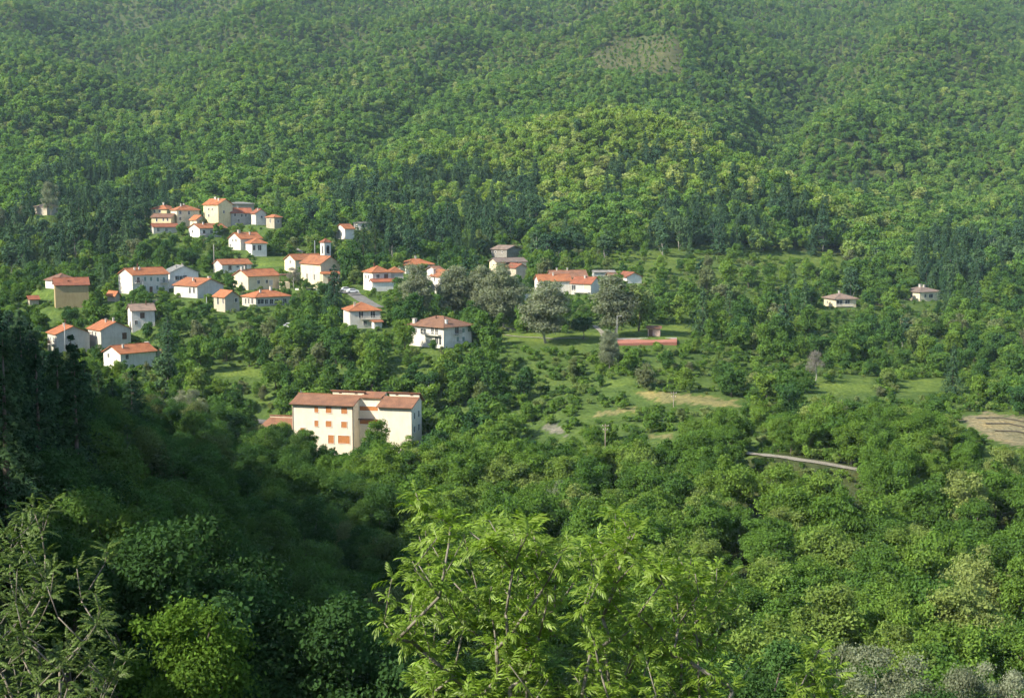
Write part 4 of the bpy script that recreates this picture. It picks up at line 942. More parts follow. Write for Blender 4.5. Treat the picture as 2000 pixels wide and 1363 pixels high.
PROTO = {}
def place(kind, var, x, y, sc, rz, name, label, cat, group=None, z=None, sz=1.0):
    cm, tm, h, w = KINDS[kind][var]
    z = float(terrain(x, y)) if z is None else z
    if kind == 'bush':
        o = link(name, cm); o.location = (x, y, z - .1); o.rotation_euler = (0, 0, rz); o.scale = (sc, sc, sc * sz)
        tag(o, label, cat, group); PROTO.setdefault((kind, var), o); return o
    r = empty(name, (x, y, z - .05), rz); r.scale = (sc, sc, sc * sz); tag(r, label, cat, group)
    cr = link('crown', cm, r); link('trunk', tm, r)
    PROTO.setdefault((kind, var), cr)
    return r
def scatter(name, pts, rz, scl, idx, protos, label, cat):
    me = bpy.data.meshes.new(name); me.vertices.add(len(pts)); me.vertices.foreach_set('co', np.asarray(pts, np.float32).ravel())
    a = me.attributes.new('turn', 'FLOAT_VECTOR', 'POINT'); r = np.zeros((len(pts), 3), np.float32); r[:, 2] = rz; a.data.foreach_set('vector', r.ravel())
    a = me.attributes.new('size', 'FLOAT_VECTOR', 'POINT'); a.data.foreach_set('vector', np.asarray(scl, np.float32).ravel())
    a = me.attributes.new('pick', 'INT', 'POINT'); a.data.foreach_set('value', np.asarray(idx, np.int32))
    me.update()
    o = link(name, me); tag(o, label, cat, kind='stuff')
    ng = bpy.data.node_groups.new(name, 'GeometryNodeTree')
    ng.interface.new_socket('Geometry', in_out='INPUT', socket_type='NodeSocketGeometry'); ng.interface.new_socket('Geometry', in_out='OUTPUT', socket_type='NodeSocketGeometry')
    gi = ng.nodes.new('NodeGroupInput'); go = ng.nodes.new('NodeGroupOutput')
    ip = ng.nodes.new('GeometryNodeInstanceOnPoints'); ip.inputs['Pick Instance'].default_value = True
    jg = ng.nodes.new('GeometryNodeJoinGeometry')
    for p in reversed(protos):     # a multi-input socket stacks its newest link first
        oi = ng.nodes.new('GeometryNodeObjectInfo'); oi.transform_space = 'ORIGINAL'; oi.inputs['Object'].default_value = p; oi.inputs['As Instance'].default_value = True
        ng.links.new(oi.outputs['Geometry'], jg.inputs[0])
    def attr(nm, typ):
        n = ng.nodes.new('GeometryNodeInputNamedAttribute'); n.data_type = typ; n.inputs['Name'].default_value = nm; return n.outputs['Attribute']
    L = ng.links.new
    L(gi.outputs[0], ip.inputs['Points']); L(jg.outputs[0], ip.inputs['Instance'])
    L(attr('pick', 'INT'), ip.inputs['Instance Index']); L(attr('turn', 'FLOAT_VECTOR'), ip.inputs['Rotation']); L(attr('size', 'FLOAT_VECTOR'), ip.inputs['Scale'])
    L(ip.outputs[0], go.inputs[0])
    md = o.modifiers.new('scatter', 'NODES'); md.node_group = ng
    return o

# ------------------------------------------------------------------ where the trees stand
RS = np.random.RandomState(42)
def jitter_grid(x0, x1, y0, y1, step):
    gx, gy = np.meshgrid(np.arange(x0, x1, step), np.arange(y0, y1, step))
    x = gx.ravel() + RS.uniform(-.45, .45, gx.size) * step; y = gy.ravel() + RS.uniform(-.45, .45, gy.size) * step
    return x, y
def free_of_view(x, y, z, h, w, shrink=.85, top=1.08, low=.0):
    """True where a tree of that size would not hide something the photograph shows"""
    px, py0 = proj(x, y, z + h * low); _, py1 = proj(x, y, z + h * top)
    hw = FPX * w / 2 * shrink / np.maximum(y, 1)
    bad = np.zeros(len(x), bool)
    for cx, cy_, cd in CLEAR:
        bad |= (np.abs(px - cx) < hw) & (py1 < cy_) & (py0 + 2 > cy_) & (y < cd - 1.0)
    return ~bad
def off_ground(x, y, z):
    ok = ~area_mask(('lawn', 'straw', 'earth_field', 'gravel'), x, y, z)
    for s in HOUSES:
        f = s['fr']; d = np.stack([x - f['P'][0], y - f['P'][1]], -1)
        for q in [s] + s['wings']:
            f = q['fr']; d = np.stack([x - f['P'][0], y - f['P'][1]], -1); a = d @ f['e1']; b_ = d @ f['e2']
            ok &= ~((a > -2.2) & (a < f['W1'] + 2.2) & (b_ > -2.2) & (b_ < f['W2'] + 2.2))
    f = BF; d = np.stack([x - f['P'][0], y - f['P'][1]], -1); a = d @ f['e1']; b_ = d @ f['e2']
    ok &= ~((a > -10) & (a < f['W1'] + 2) & (b_ > -2.5) & (b_ < 13))
    for Q, (nm, mt, wd, pp) in zip(ROAD_PTS, ROADS):
        for p in Q[::2]: ok &= (x - p[0]) ** 2 + (y - p[1]) ** 2 > (wd / 2 + 1.6) ** 2
    return ok
CONIFER = [[(60,330),(130,285),(300,280),(350,340),(360,400),(290,470),(150,500),(0,530),(0,430),(60,400)],
           [(640,350),(700,315),(770,340),(870,305),(1050,335),(1060,420),(1060,480),(740,500),(690,440),(640,390)],
           [(1170,380),(1200,300),(1280,285),(1380,300),(1390,350),(1300,400),(1190,420)],
           [(1210,440),(1330,380),(1420,362),(1560,372),(1660,420),(1670,480),(1540,500),(1350,490),(1220,470)],
           [(1480,285),(1560,290),(1690,345),(1690,370),(1600,350),(1480,310)],
           [(1800,460),(2030,440),(2030,590),(1850,590),(1780,520)]]
def conifer_mask(px, py):
    m = np.zeros(len(px), bool)
    for poly in CONIFER: m |= in_poly(px, py, poly)
    return m
MANUAL = []   # (x, y, radius) kept free of scattered trees
def hand(kind, var, px, D, h, name, label, cat, group=None, wfac=1.0, py_base=None, rz=None):
    u = uw(px, 700)[0]; x, y = D * u, D; z = float(terrain(x, y))
    hh = KINDS[kind][var][2]; sc = h / hh
    o = place(kind, var, x, y, sc * wfac, RS.uniform(0, 6.28) if rz is None else rz, name, label, cat, group, sz=1 / wfac)
    MANUAL.append((x, y, KINDS[kind][var][3] * sc * wfac * .5)); return o
# --- single trees the photograph shows by themselves
hand('poplar',0,815,436,19.5,'poplar_tree','grey-green poplar right of the white house with the porch roof','tree','park poplars', .95)
hand('poplar',1,888,440,19,'poplar_tree','grey-green poplar beside the tall narrow white house','tree','park poplars')
hand('poplar',2,944,438,19.5,'poplar_tree','grey poplar of the park, left of a joined pair above the villa','tree','park poplars', .9)
hand('poplar',3,984,430,20.5,'poplar_tree','broad grey poplar of the park, right of a joined pair above the villa','tree','park poplars', 1.0)
hand('poplar',1,1066,398,20,'poplar_tree','grey poplar on the lawn in front of the one-window white house','tree','park poplars', 1.2)
hand('poplar',0,1197,412,20,'poplar_tree','pale broad poplar on the lawn left of the lamp post','tree','park poplars', 1.3)
hand('garden',0,1246,425,16,'broadleaf_tree','dark leafy tree directly right of the pale broad poplar','tree', None, .85)
hand('round',0,1138,404,6.8,'clipped_tree','dark round clipped tree on the lawn between two poplars','tree')
hand('poplar',2,1190,372,12,'willow_tree','small pale willow standing before the red court','tree', None, .8)
hand('spruce',0,655,436,18.5,'spruce_tree','big dark spruce in the middle of the village','tree')
hand('garden',1,688,512,17,'broadleaf_tree','tall bright green tree right of the church tower','tree', None, .75)
hand('darkfir',0,712,560,17,'conifer_tree','dark tall conifer above the church, left of three','tree','dark conifers above the church', 1.3)
hand('darkfir',1,735,566,18,'conifer_tree','dark tall conifer above the church, middle of three','tree','dark conifers above the church', 1.3)
hand('darkfir',2,700,572,15,'conifer_tree','dark conifer behind the trees above the church','tree','dark conifers above the church', 1.2)
hand('bare',0,577,500,8,'bare_tree','greyish thin tree in front of the church wing','tree', None, 1.2)
hand('silver',0,365,318,15,'silver_poplar','pale silvery poplar below the lowest white house at left','tree', None, .85)
hand('silver',1,300,330,9,'silver_poplar','small silvery tree left of the pale silvery poplar','tree')
hand('spruce',1,1862,352,14.5,'spruce_tree','lone spruce beside the mown strip on the right','tree', None, .85)
hand('bare',0,1592,366,9.5,'bare_tree','dead grey tree at the left end of the mown strip','tree', None, .8)
hand('wood',0,733,318,10.5,'broadleaf_tree','round tree directly in front of the large cream building','tree', None, .95)
hand('wood',1,598,322,7.5,'broadleaf_tree','tree before the left wing of the large cream building','tree', None, 1.0)
hand('wood',2,546,322,9,'broadleaf_tree','tree in front of the low annex of the large cream building','tree', None, .85)
hand('silver',1,1092,228,11,'willow_tree','pale willow with brownish foot in the valley wood','tree', None, .7)
hand('silver',0,1735,112,14.5,'silver_poplar','largest silvery poplar at the lower right','tree', None, .9)
hand('silver',2,1640,116,14,'silver_poplar','slim silvery poplar left of the largest one at the lower right','tree', None, .6)
hand('silver',1,1908,110,13,'silver_poplar','slim silvery poplar near the right bottom corner','tree', None, .6)
hand('silver',2,1985,112,13,'silver_poplar','silvery poplar in the right bottom corner','tree', None, .75)
hand('deadfir',0,232,150,10,'dead_conifer','rust-brown dying conifer on the shaded left slope','tree')
hand('lime',0,345,40,9.2,'lime_tree','bright yellow-green tree on the shaded slope at lower left','tree', None, .85)
hand('garden',2,560,487,5,'garden_tree','bright round shrub-like tree before the cream house with the veranda','tree', None, 1.2)
hand('garden',3,405,613,6,'garden_tree','round tree at the foot of the tall yellow house','tree', None, 1.3)
hand('spruce',0,330,420,13,'conifer_tree','wide dark conifer right of the small white house with the dark roof','tree', None, 1.3)
hand('garden',4,140,446,9,'garden_tree','slim tree covering the corner of the tan house','tree', None, .7)
hand('garden',5,190,450,10,'garden_tree','bright yellow-green tree right of the tan house','tree', None, 1.1)
for i, (px, D, h) in enumerate([(20,300,9),(108,640,17),(5,640,18),(55,645,13)]):
    hand('silver', i % 3, px, D, h, 'silver_poplar', ['greyish tree on the shaded left edge', 'pale grey tall tree left of the upper conifer grove', 'pale grey tall tree at the very left above the village', 'small grey tree beside the isolated house at upper left'][i], 'tree', None, .7)

def build_trees():
    # every broad-leaved and coniferous tree between the near slope and the foot of the mountain
    x, y = [], []
    for y0, y1, st in ((28, 110, 5.2), (110, 270, 6.5), (270, 420, 6.4), (420, 700, 6.6)):
        a, b_ = jitter_grid(-y1 * .95, y1 * .46, y0, y1, st); k = (a > -.92 * b_) & (a < .45 * b_); x.append(a[k]); y.append(b_[k])
    x = np.concatenate(x); y = np.concatenate(y)
    k = (x / y > -.47) | ((y < 420) & (x / y > -.92)); x, y = x[k], y[k]
    z = terrain(x, y); u = x / y
    px, py = proj(x, y, z + 5)
    clump = wsum(_fine, x * .45 + 90, y * .45)
    con = conifer_mask(px, py) & (y > 560) & (RS.rand(len(x)) < np.where((clump > -.05) | (px < 370), .78, .12))
    nearL = (px < 300 - (y - 80) * .1) & (y > 85) & (y < 300)
    con |= nearL & (RS.rand(len(x)) < np.clip((330 - px) / 300, 0, .8))
    con |= (y > 330) & (y < 430) & (px < 330) & (RS.rand(len(x)) < .4)
    con |= (y > 430) & (RS.rand(len(x)) < .05)
    sc = RS.uniform(.68, 1.28, len(x))
    h = np.where(con, 15, 9.2) * sc; w = np.where(con, 6.6, 7.4) * sc
    open_right = (y > 285) & (y < 400) & (px > 980)
    meadow = area_mask(('meadow',), x, y, terrain(x, y))
    dens = np.ones(len(x))
    dens[open_right] = .30
    dens[(y > 285) & (y < 345) & (px > 1440)] = .95
    dens[(y > 400) & (y < 600) & (px < 1250)] = .85
    dens[(y >= 400) & (y < 600) & (px >= 1250)] = .46
    dens[meadow] = .16
    dens[(y < 85) & (u > -.36)] = np.where(px < 800, .55, 0)[(y < 85) & (u > -.36)]
    dens[(y < 70) & (u > -.08)] = 0
    dens[(y < 56) & (u > -.42)] = 0
    dens[(y < 80) & (u < -.33) & (u > -.56)] = 0
    dens[(y < 55)] = 0
    small = ((y > 400) & (y < 600) & (px < 1250)) | open_right | meadow
    s2 = np.where(small & ~con, RS.uniform(.5, .95, len(x)), 1.0); sc = sc * s2; h = h * s2; w = w * s2
    keep = (RS.rand(len(x)) < dens) & off_ground(x, y, z)
    for (mx, my, mr) in MANUAL: keep &= (x - mx) ** 2 + (y - my) ** 2 > (mr * .8) ** 2
    keep &= ~((y < 60) & (u > -.34) & (px > 250) & (px < 800) & (RS.rand(len(x)) < .5))
    x, y, z, u, px, py, con, sc, h, w = [q[keep] for q in (x, y, z, u, px, py, con, sc, h, w)]
    ok = free_of_view(x, y, z, h, w, .78, 1.04)
    # where a full tree would hide a building, a lower one may still stand
    x2, y2, z2, c2 = x[~ok], y[~ok], z[~ok], con[~ok]
    sel = ~c2; x2, y2, z2 = x2[sel], y2[sel], z2[sel]
    s_ = RS.uniform(.32, .5, len(x2)); ok2 = free_of_view(x2, y2, z2, 9.2 * s_, 7.4 * s_)
    x = np.concatenate([x[ok], x2[ok2]]); y = np.concatenate([y[ok], y2[ok2]]); z = np.concatenate([z[ok], z2[ok2]])
    con = np.concatenate([con[ok], np.zeros(ok2.sum(), bool)]); sc = np.concatenate([sc[ok], s_[ok2]])
    u = x / y; px, py = proj(x, y, z + 5 * sc)
    n = len(x); rz = RS.uniform(0, 6.28, n)
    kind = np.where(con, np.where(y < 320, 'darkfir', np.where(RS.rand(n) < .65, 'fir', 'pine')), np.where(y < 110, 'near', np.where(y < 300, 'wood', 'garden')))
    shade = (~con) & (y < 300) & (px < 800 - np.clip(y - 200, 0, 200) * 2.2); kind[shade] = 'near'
    far = (y > 640) & ~con; kind[far] = 'mount'
    _, pyt = proj(x, y, z + 9 * sc)
    inview = (px > -40) & (px < 2040) & (pyt < 1400)
    area = np.where(inview, (sc / y) ** 2, 0)
    pools = {}
    def pool(i):
        if con[i]: return 'conifer_tree'
        if y[i] < 270: return 'chestnut_tree' if px[i] > 760 else 'slope_tree'
        if y[i] < 425: return 'bank_tree'
        return 'garden_tree'
    names = np.array([pool(i) for i in range(n)])
    limit = {'conifer_tree': 300, 'chestnut_tree': 300, 'slope_tree': 220, 'bank_tree': 240, 'garden_tree': 260}
    single = np.zeros(n, bool)
    for nm, lim in limit.items():
        ii = np.nonzero((names == nm) & inview & ((names != 'garden_tree') | (y < 640)))[0]
        ii = ii[np.argsort(-area[ii])][:lim]; single[ii] = True
    for i in np.nonzero(single)[0]:
        nm = names[i]; P_ = px[i]
        if nm == 'conifer_tree':
            lb = 'dark conifer on the shaded slope at left' if y[i] < 320 else ('dark conifer of the grove left of the upper hamlet' if P_ < 400 and y[i] > 560 else ('dark conifer standing among the village gardens' if y[i] < 560 else ('dark conifer of the grove above the church and stone house' if P_ < 1120 else ('dark conifer of the grove on the knoll above the meadows' if P_ < 1730 else 'dark conifer of the stand above the two hillside houses'))))
        elif nm == 'chestnut_tree': lb = 'sunlit chestnut tree of the dense wood on the valley floor' if P_ > 1100 else 'chestnut tree of the valley wood below the large cream building'
        elif nm == 'slope_tree': lb = 'shaded broad-leaved tree of the dark wood on the left slope'
        elif nm == 'bank_tree': lb = 'green tree on the bank between the village and the large cream building' if P_ < 1000 else 'leafy tree among the bushy meadows between park and country road'
        else: lb = 'garden tree among the red-roofed village houses' if P_ < 1260 else 'leafy tree on the slope around the two hillside houses'
        k = kind[i]; place(k, int(RS.randint(len(KINDS[k]))), x[i], y[i], sc[i], rz[i], nm, lb, 'tree', lb.split(' ', 1)[1] + ' (group)' if False else 'trees: ' + lb, z=float(z[i]), sz=float(RS.uniform(.88, 1.15)))
    # the rest of the woods
    rest = np.nonzero(~single)[0]
    for k in ('near', 'wood', 'garden', 'mount', 'bloom', 'fir', 'pine', 'darkfir'):
        for v in range(len(KINDS[k])):
            if (k, v) not in PROTO:
                # a real tree of this form at the edge of the wood carries the shape
                yy = 672 + 9 * v + 3 * len(k); xx = yy * (-.20 + .07 * v); 
                place(k, v, xx, yy, .9, v, 'forest_tree', 'broad-leaved tree at the foot of the wooded mountain', 'tree', 'trees at the foot of the mountain')
    groups = {'woodland': ('near', 'wood', 'garden', 'mount'), 'conifer_wood': ('fir', 'pine', 'darkfir')}
    for nm, ks in groups.items():
        protos, base = [], {}
        for k in ks:
            base[k] = len(protos); protos += [PROTO[(k, v)] for v in range(len(KINDS[k]))]
        ii = np.array([i for i in rest if kind[i] in ks])
        if len(ii) == 0: continue
        idx = [base[kind[i]] + RS.randint(len(KINDS[kind[i]])) for i in ii]
        scl = np.stack([sc[ii], sc[ii], sc[ii] * RS.uniform(.88, 1.15, len(ii))], 1)
        scatter(nm, np.stack([x[ii], y[ii], z[ii] - .05], 1), rz[ii], scl, idx, protos,
                'broad-leaved woodland filling the gaps around the village and valley' if nm == 'woodland' else 'dark conifers further back in the groves above the village', 'woodland')
    print('trees', n, 'single', int(single.sum()))
build_trees()

def build_mountain_forest():
    X, Y = [], []
    for y0, y1, st in ((640, 900, 5.4), (900, 1250, 5.5), (1250, 1900, 5.9), (1900, 2900, 6.6)):
        a, b_ = jitter_grid(-y1 * .50, y1 * .50, y0, y1, st); k = np.abs(a / b_) < (.46); X.append(a[k]); Y.append(b_[k])
    x = np.concatenate(X); y = np.concatenate(Y); z = terrain(x, y)
    px, py = proj(x, y, z + 8)
    k = py > -60; x, y, z, px, py = [q[k] for q in (x, y, z, px, py)]
    clr = area_mask(('clearing',), x, y, z)
    con = conifer_mask(px, py) & (y < 900) & (RS.rand(len(x)) < np.where(wsum(_fine, x * .45 + 90, y * .45) > -.05, .72, .10))
    con |= (RS.rand(len(x)) < .015)
    sp = wsum(_waves, x * 2.3 + 500, y * 2.3)
    con |= (sp > 3.3) & (y > 900) & (RS.rand(len(x)) < .5)
    keep = (~clr | (RS.rand(len(x)) < .5 + .4 * (wsum(_fine, x * .5, y * .5) > .1))) & (y > 690) | (con & (y > 690)) | ((y > 655) & (RS.rand(len(x)) < .5))
    keep &= off_ground(x, y, z)
    x, y, z, px, py, con, clr = [q[keep] for q in (x, y, z, px, py, con, clr)]
    ok = free_of_view(x, y, z, np.full(len(x), 9.), np.full(len(x), 7.)); x, y, z, px, py, con, clr = [q[ok] for q in (x, y, z, px, py, con, clr)]
    n = len(x)
    sc = (.58 + .72 * RS.rand(n) ** 1.2) * (1 + .12 * wsum(_waves, x * 3, y * 3) / 2); sc = np.clip(sc, .5, 1.4) * np.clip(1.12 - y / 3600, .70, .92); sc[clr] *= .45
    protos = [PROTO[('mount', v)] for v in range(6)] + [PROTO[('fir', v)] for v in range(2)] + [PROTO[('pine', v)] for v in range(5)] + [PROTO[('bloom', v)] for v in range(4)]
    idx = np.where(con, np.where(RS.rand(n) < .65, 6 + RS.randint(0, 2, n), 8 + RS.randint(0, 5, n)), RS.randint(0, 6, n))
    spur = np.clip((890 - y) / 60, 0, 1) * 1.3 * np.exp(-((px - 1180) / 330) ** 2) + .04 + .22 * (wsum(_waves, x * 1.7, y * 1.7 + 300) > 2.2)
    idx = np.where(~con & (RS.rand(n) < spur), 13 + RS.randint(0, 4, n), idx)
    scl = np.stack([sc * RS.uniform(.82, 1.2, n), sc * RS.uniform(.82, 1.2, n), sc * RS.uniform(.8, 1.25, n)], 1)
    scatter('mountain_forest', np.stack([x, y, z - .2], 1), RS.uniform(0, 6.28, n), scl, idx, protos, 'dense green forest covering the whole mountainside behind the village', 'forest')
    print('forest', n)
build_mountain_forest()

def build_bushes():
    x, y = jitter_grid(-260, 270, 215, 640, 3.0); k = np.abs(x / y) < .42; x, y = x[k], y[k]
    z = terrain(x, y); px, py = proj(x, y, z)
    openr = ((y > 215) & (y < 420) & (px > 950)) | area_mask(('meadow',), x, y, z)
    pt_ = wsum(_fine, x * .7, y * .7)
    dens = np.where(openr, .55 + .3 * (pt_ > .1), .50); dens[area_mask(('meadow',), x, y, z)] = .22 + .4 * (pt_ > .1)[area_mask(('meadow',), x, y, z)]
    sc = RS.uniform(.35, 1.25, len(x)) * np.where(openr, 1.0, .8)
    k = (RS.rand(len(x)) < dens) & off_ground(x, y, z); x, y, z, sc, px, py = [q[k] for q in (x, y, z, sc, px, py)]
    ok = free_of_view(x, y, z, 2.2 * sc, 3.2 * sc); x, y, z, sc, px, py = [q[ok] for q in (x, y, z, sc, px, py)]
    n = len(x); var = RS.randint(0, 6, n); rz = RS.uniform(0, 6.28, n)
    order = np.argsort(-np.where((px > 0) & (px < 2000) & (px > 950), (sc / y) ** 2, (sc / y) ** 2 * .3)); single = np.zeros(n, bool); single[order[:250]] = True
    for i in np.nonzero(single)[0]:
        lb = 'leafy green bush on the rough meadows below the park' if px[i] > 950 else 'leafy green bush on the slope around the village'
        place('bush', int(var[i]), x[i], y[i], float(sc[i]), rz[i], 'shrub', lb, 'bush', 'bushes: ' + lb, z=float(z[i]))
    for v in range(6):
        if ('bush', v) not in PROTO: place('bush', v, 60 + 5 * v, 340, .8, v, 'shrub', 'leafy green bush on the rough meadows below the park', 'bush', 'bushes: leafy green bush on the rough meadows below the park')
    r = ~single
    scatter('undergrowth', np.stack([x[r], y[r], z[r] - .1], 1), rz[r], np.stack([sc[r]] * 3, 1), var[r], [PROTO[('bush', v)] for v in range(6)], 'low green undergrowth over the open slopes', 'undergrowth')
    print('bushes', n)
build_bushes()

# ------------------------------------------------------------------ foreground ash and robinia with real leaves
def compound_leaf(rs, pairs, length, ll, lw, droop):
    """one pinnate leaf along +x, tip bending down; returns vertices and triangles"""
    V, F = [], []
    def curve(t): return np.array((length * t * (1 - .12 * t), 0, length * (.10 * t - droop * t * t)))
    ts = list(np.linspace(.22, .92, pairs))
    items = [(t, sd) for t in ts for sd in (-1, 1)] + [(1.0, 0)]
    for t, sd in items:
        b = curve(t); tg = curve(min(1, t + .05)) - curve(max(0, t - .05)); tg /= np.linalg.norm(tg)
        side = np.array((0, 1.0, 0)) * sd
        ang = .75 - .3 * t + rs.normal(0, .1)
        d = tg if sd == 0 else tg * math.cos(ang) + side * math.sin(ang)
        d = d + np.array((0, 0, -.12 - .5 * rs.rand())); d /= np.linalg.norm(d)
        L_ = ll * rs.uniform(.85, 1.12) * (1.05 if sd == 0 else 1 - .25 * abs(t - .55))
        up = np.array((0, 0, 1.0)); s_ = np.cross(d, up); s_ /= np.linalg.norm(s_) + 1e-9; n_ = np.cross(s_, d)
        i = len(V); dd = np.array((0, 0, -1.0))
        m1 = b + d * L_ * .38 - n_ * L_ * .02; m2 = b + d * L_ * .72 + dd * L_ * .07; tip = b + d * L_ + dd * L_ * .22
        V += [b, m1 + s_ * lw * .5 + n_ * lw * .22, m1 - s_ * lw * .5 + n_ * lw * .22, m1, m2 + s_ * lw * .36 + n_ * lw * .14, m2 - s_ * lw * .36 + n_ * lw * .14, m2, tip]
        F += [(i, i+3, i+1), (i, i+2, i+3), (i+3, i+6, i+4), (i+3, i+4, i+1), (i+3, i+2, i+5), (i+3, i+5, i+6), (i+6, i+7, i+4), (i+6, i+5, i+7)]
    # leaf stalk
    for k in range(4):
        a, b = curve(k / 4), curve((k + 1) / 4); i = len(V); o = np.array((0, .0022, 0))
        V += [a - o, b - o, b + o, a + o]; F += [(i, i+1, i+2), (i, i+2, i+3)]
    return np.array(V), np.array(F)
def branchy_tree(name, label, base, targets, rs, bark, leafmat, leaf_vars, leaves_per, r_tip, r_max, n_parts, spread, extra_nodes=()):
    """grow stems from the base through every target, then set whorls of leaves at each target"""
    nodes_, par = [np.array(base)], [-1]
    for p in extra_nodes: nodes_.append(np.array(p)); par.append(len(nodes_) - 2)
    T = np.array(targets); order = np.argsort(np.linalg.norm(T - np.array(base), axis=1))
    tip_id = []
    for k in order:
        p = T[k]; A = np.array(nodes_); d = p - A; dist = np.linalg.norm(d, axis=1)
        cost = dist * (1 + 2.2 * np.clip(.72 - d[:, 2] / (dist + 1e-6), 0, 2)); j = int(np.argmin(cost)); q = A[j]
        L_ = dist[j]; m = max(1, int(L_ / .35))
        prev = j; bow = rs.normal(0, .05 * L_, 3); bow[2] = -abs(bow[2]) * .6
        for s_ in range(1, m + 1):
            t = s_ / m; nodes_.append(q + (p - q) * t + bow * math.sin(t * math.pi)); par.append(prev); prev = len(nodes_) - 1
        tip_id.append(prev)
    n = len(nodes_); load = np.zeros(n); load[tip_id] = 1
    for i in range(n - 1, 0, -1): load[par[i]] += load[i]
    rad = np.clip(r_tip * load ** .48, r_tip, r_max)
    mb = MB()
    for i in range(1, n):
        a, b = nodes_[par[i]], nodes_[i]
        if np.linalg.norm(b - a) < 1e-4: continue
        ra = min(rad[par[i]], rad[i] * 1.5) if par[i] > 0 else rad[0]
        mb.tube([a, b], [ra, rad[i]], 6)
    root = empty(name, base); tag(root, label, 'tree')
    tm = mb.mesh('stems', True); tm.transform(Matrix.Translation(-Vector(base))); link('trunk', tm, root, M[bark])
    meshes = []
    for (V, F) in leaf_vars:
        me = arr_mesh('leaf', V, F, np.full(len(F), .5)); me.materials.append(M[leafmat]); meshes.append(me)
    place_list = []
    for ti in tip_id:
        p = nodes_[ti]; back = nodes_[par[ti]]; ax = unit((p - back)[None])[0]; ax = unit((ax + np.array((0, 0, .45)))[None])[0]
        m = rs.randint(*leaves_per); a0 = rs.uniform(0, 6.28)
        for k in range(m):
            az = a0 + k * 2.4 + rs.normal(0, .2); el = rs.uniform(.0, 1.1) if k > 1 else rs.uniform(.8, 1.3)
            sh = rs.uniform(0, spread) * (0 if k < 3 else 1)
            pos = p * (1 - sh) + back * sh if sh <= 1 else p
            place_list.append((pos, az, el, rs.normal(0, .35), rs.uniform(.75, 1.15), rs.randint(len(leaf_vars))))
    place_list.sort(key=lambda q: q[0][1])       # nearest first
    bV, bF, bA, off = [], [], [], 0
    for i, (pos, az, el, roll, sc_, v) in enumerate(place_list):
        Mx = Matrix.Rotation(az, 4, 'Z') @ Matrix.Rotation(-el, 4, 'Y') @ Matrix.Rotation(roll, 4, 'X') @ Matrix.Scale(sc_, 4)
        if i < n_parts:
            o = link('leaf', meshes[v], root); Mx.translation = Vector(pos) - Vector(base); o.matrix_local = Mx
        else:
            V, F = leaf_vars[v]; R_ = np.array(Mx.to_3x3()); bV.append(V @ R_.T + pos - np.array(base)); bF.append(F + off); off += len(V); bA.append(np.full(len(F), np.clip(.5 + rs.normal(0, .22), 0, 1)))
    me = arr_mesh('foliage', np.concatenate(bV), np.concatenate(bF), np.concatenate(bA)); me.materials.append(M[leafmat])
    fo = link('foliage', me, root); fo['kind'] = 'stuff'
    print(name, 'leaves', len(place_list), 'tris', sum(len(f) for f in bF))
def pick_in(poly, n, rs, d0, d1, mind):
    """points inside an outline seen in the photograph, spread in depth"""
    xs = [p[0] for p in poly]; ys = [p[1] for p in poly]; out = []; k = 0
    while len(out) < n and k < n * 60:
        k += 1; X, Y = rs.uniform(min(xs), max(xs)), rs.uniform(min(ys), max(ys))
        if not in_poly(np.array(X), np.array(Y), poly): continue
        p = pt(X, Y, rs.uniform(d0, d1))
        if all(np.linalg.norm(p - q) > mind for q in out): out.append(p)
    return out
def build_ash():
    rs = np.random.RandomState(11)
    leafs = [compound_leaf(rs, 4, .115, .050, .0135, rs.uniform(.1, .8)) for _ in range(6)]
    outline = [(790,1180),(800,1060),(850,1010),(905,1022),(960,1030),(1030,1020),(1080,1060),(1150,1050),(1200,1005),(1265,1030),(1290,1090),(1350,1085),(1400,1120),(1420,1180),(1400,1250),(1430,1330),(1440,1480),(860,1480),(800,1330),(770,1210)]
    T = pick_in(outline, 430, rs, 8.8, 10.9, .11)
    for X, Y, D in [(812,962,9.6),(800,985,9.7),(825,1002,9.6),(765,1130,9.2),(750,1215,9.3),(775,1250,9.3),(880,1025,9.5),(955,1015,10),(1030,1022,9.4),(1042,1040,9.3),(1202,1002,9.8),(1215,1010,9.6),(1250,1030,10),(1350,1090,9.8),(1400,1110,10),(1432,1118,10.2),(1445,1180,10),(1465,1300,10)]: T.append(pt(X, Y, D))
    T = [p for i, p in enumerate(T) if i >= 430 or math.sin(p[0] * 9 + 1.0) + math.sin(p[2] * 10 + p[0] * 4) + math.sin(p[1] * 7) > -1.55]
    base = np.array((.12, 9.9, float(terrain(.12, 9.9)) - .1))
    trunk = [pt(1035, 2300, 9.9), pt(1040, 1800, 9.9), pt(1030, 1450, 9.9), pt(1028, 1240, 9.9)]
    branchy_tree('ash_tree', 'young ash tree with long drooping bright green leaves in the foreground', base, T, rs, 'bark_ash', 'leaf_ash', leafs, (11, 16), .0034, .028, 300, .8, trunk)
    # a second, lower ash whose top shows at the bottom right
    T = pick_in([(1545,1300),(1590,1262),(1640,1290),(1660,1380),(1640,1480),(1540,1480),(1530,1370)], 34, rs, 9.2, 10.6, .12) + [pt(1600, 1268, 10)]
    bx = pt(1590, 1400, 10.2)[0]; base = np.array((bx, 10.2, float(terrain(bx, 10.2)) - .1))
    branchy_tree('ash_sapling', 'tip of a smaller ash right of the large foreground ash', base, T, rs, 'bark_ash', 'leaf_ash', leafs, (11, 16), .005, .04, 60, .9, [pt(1592, 2000, 10.2), pt(1590, 1500, 10.1)])
build_ash()
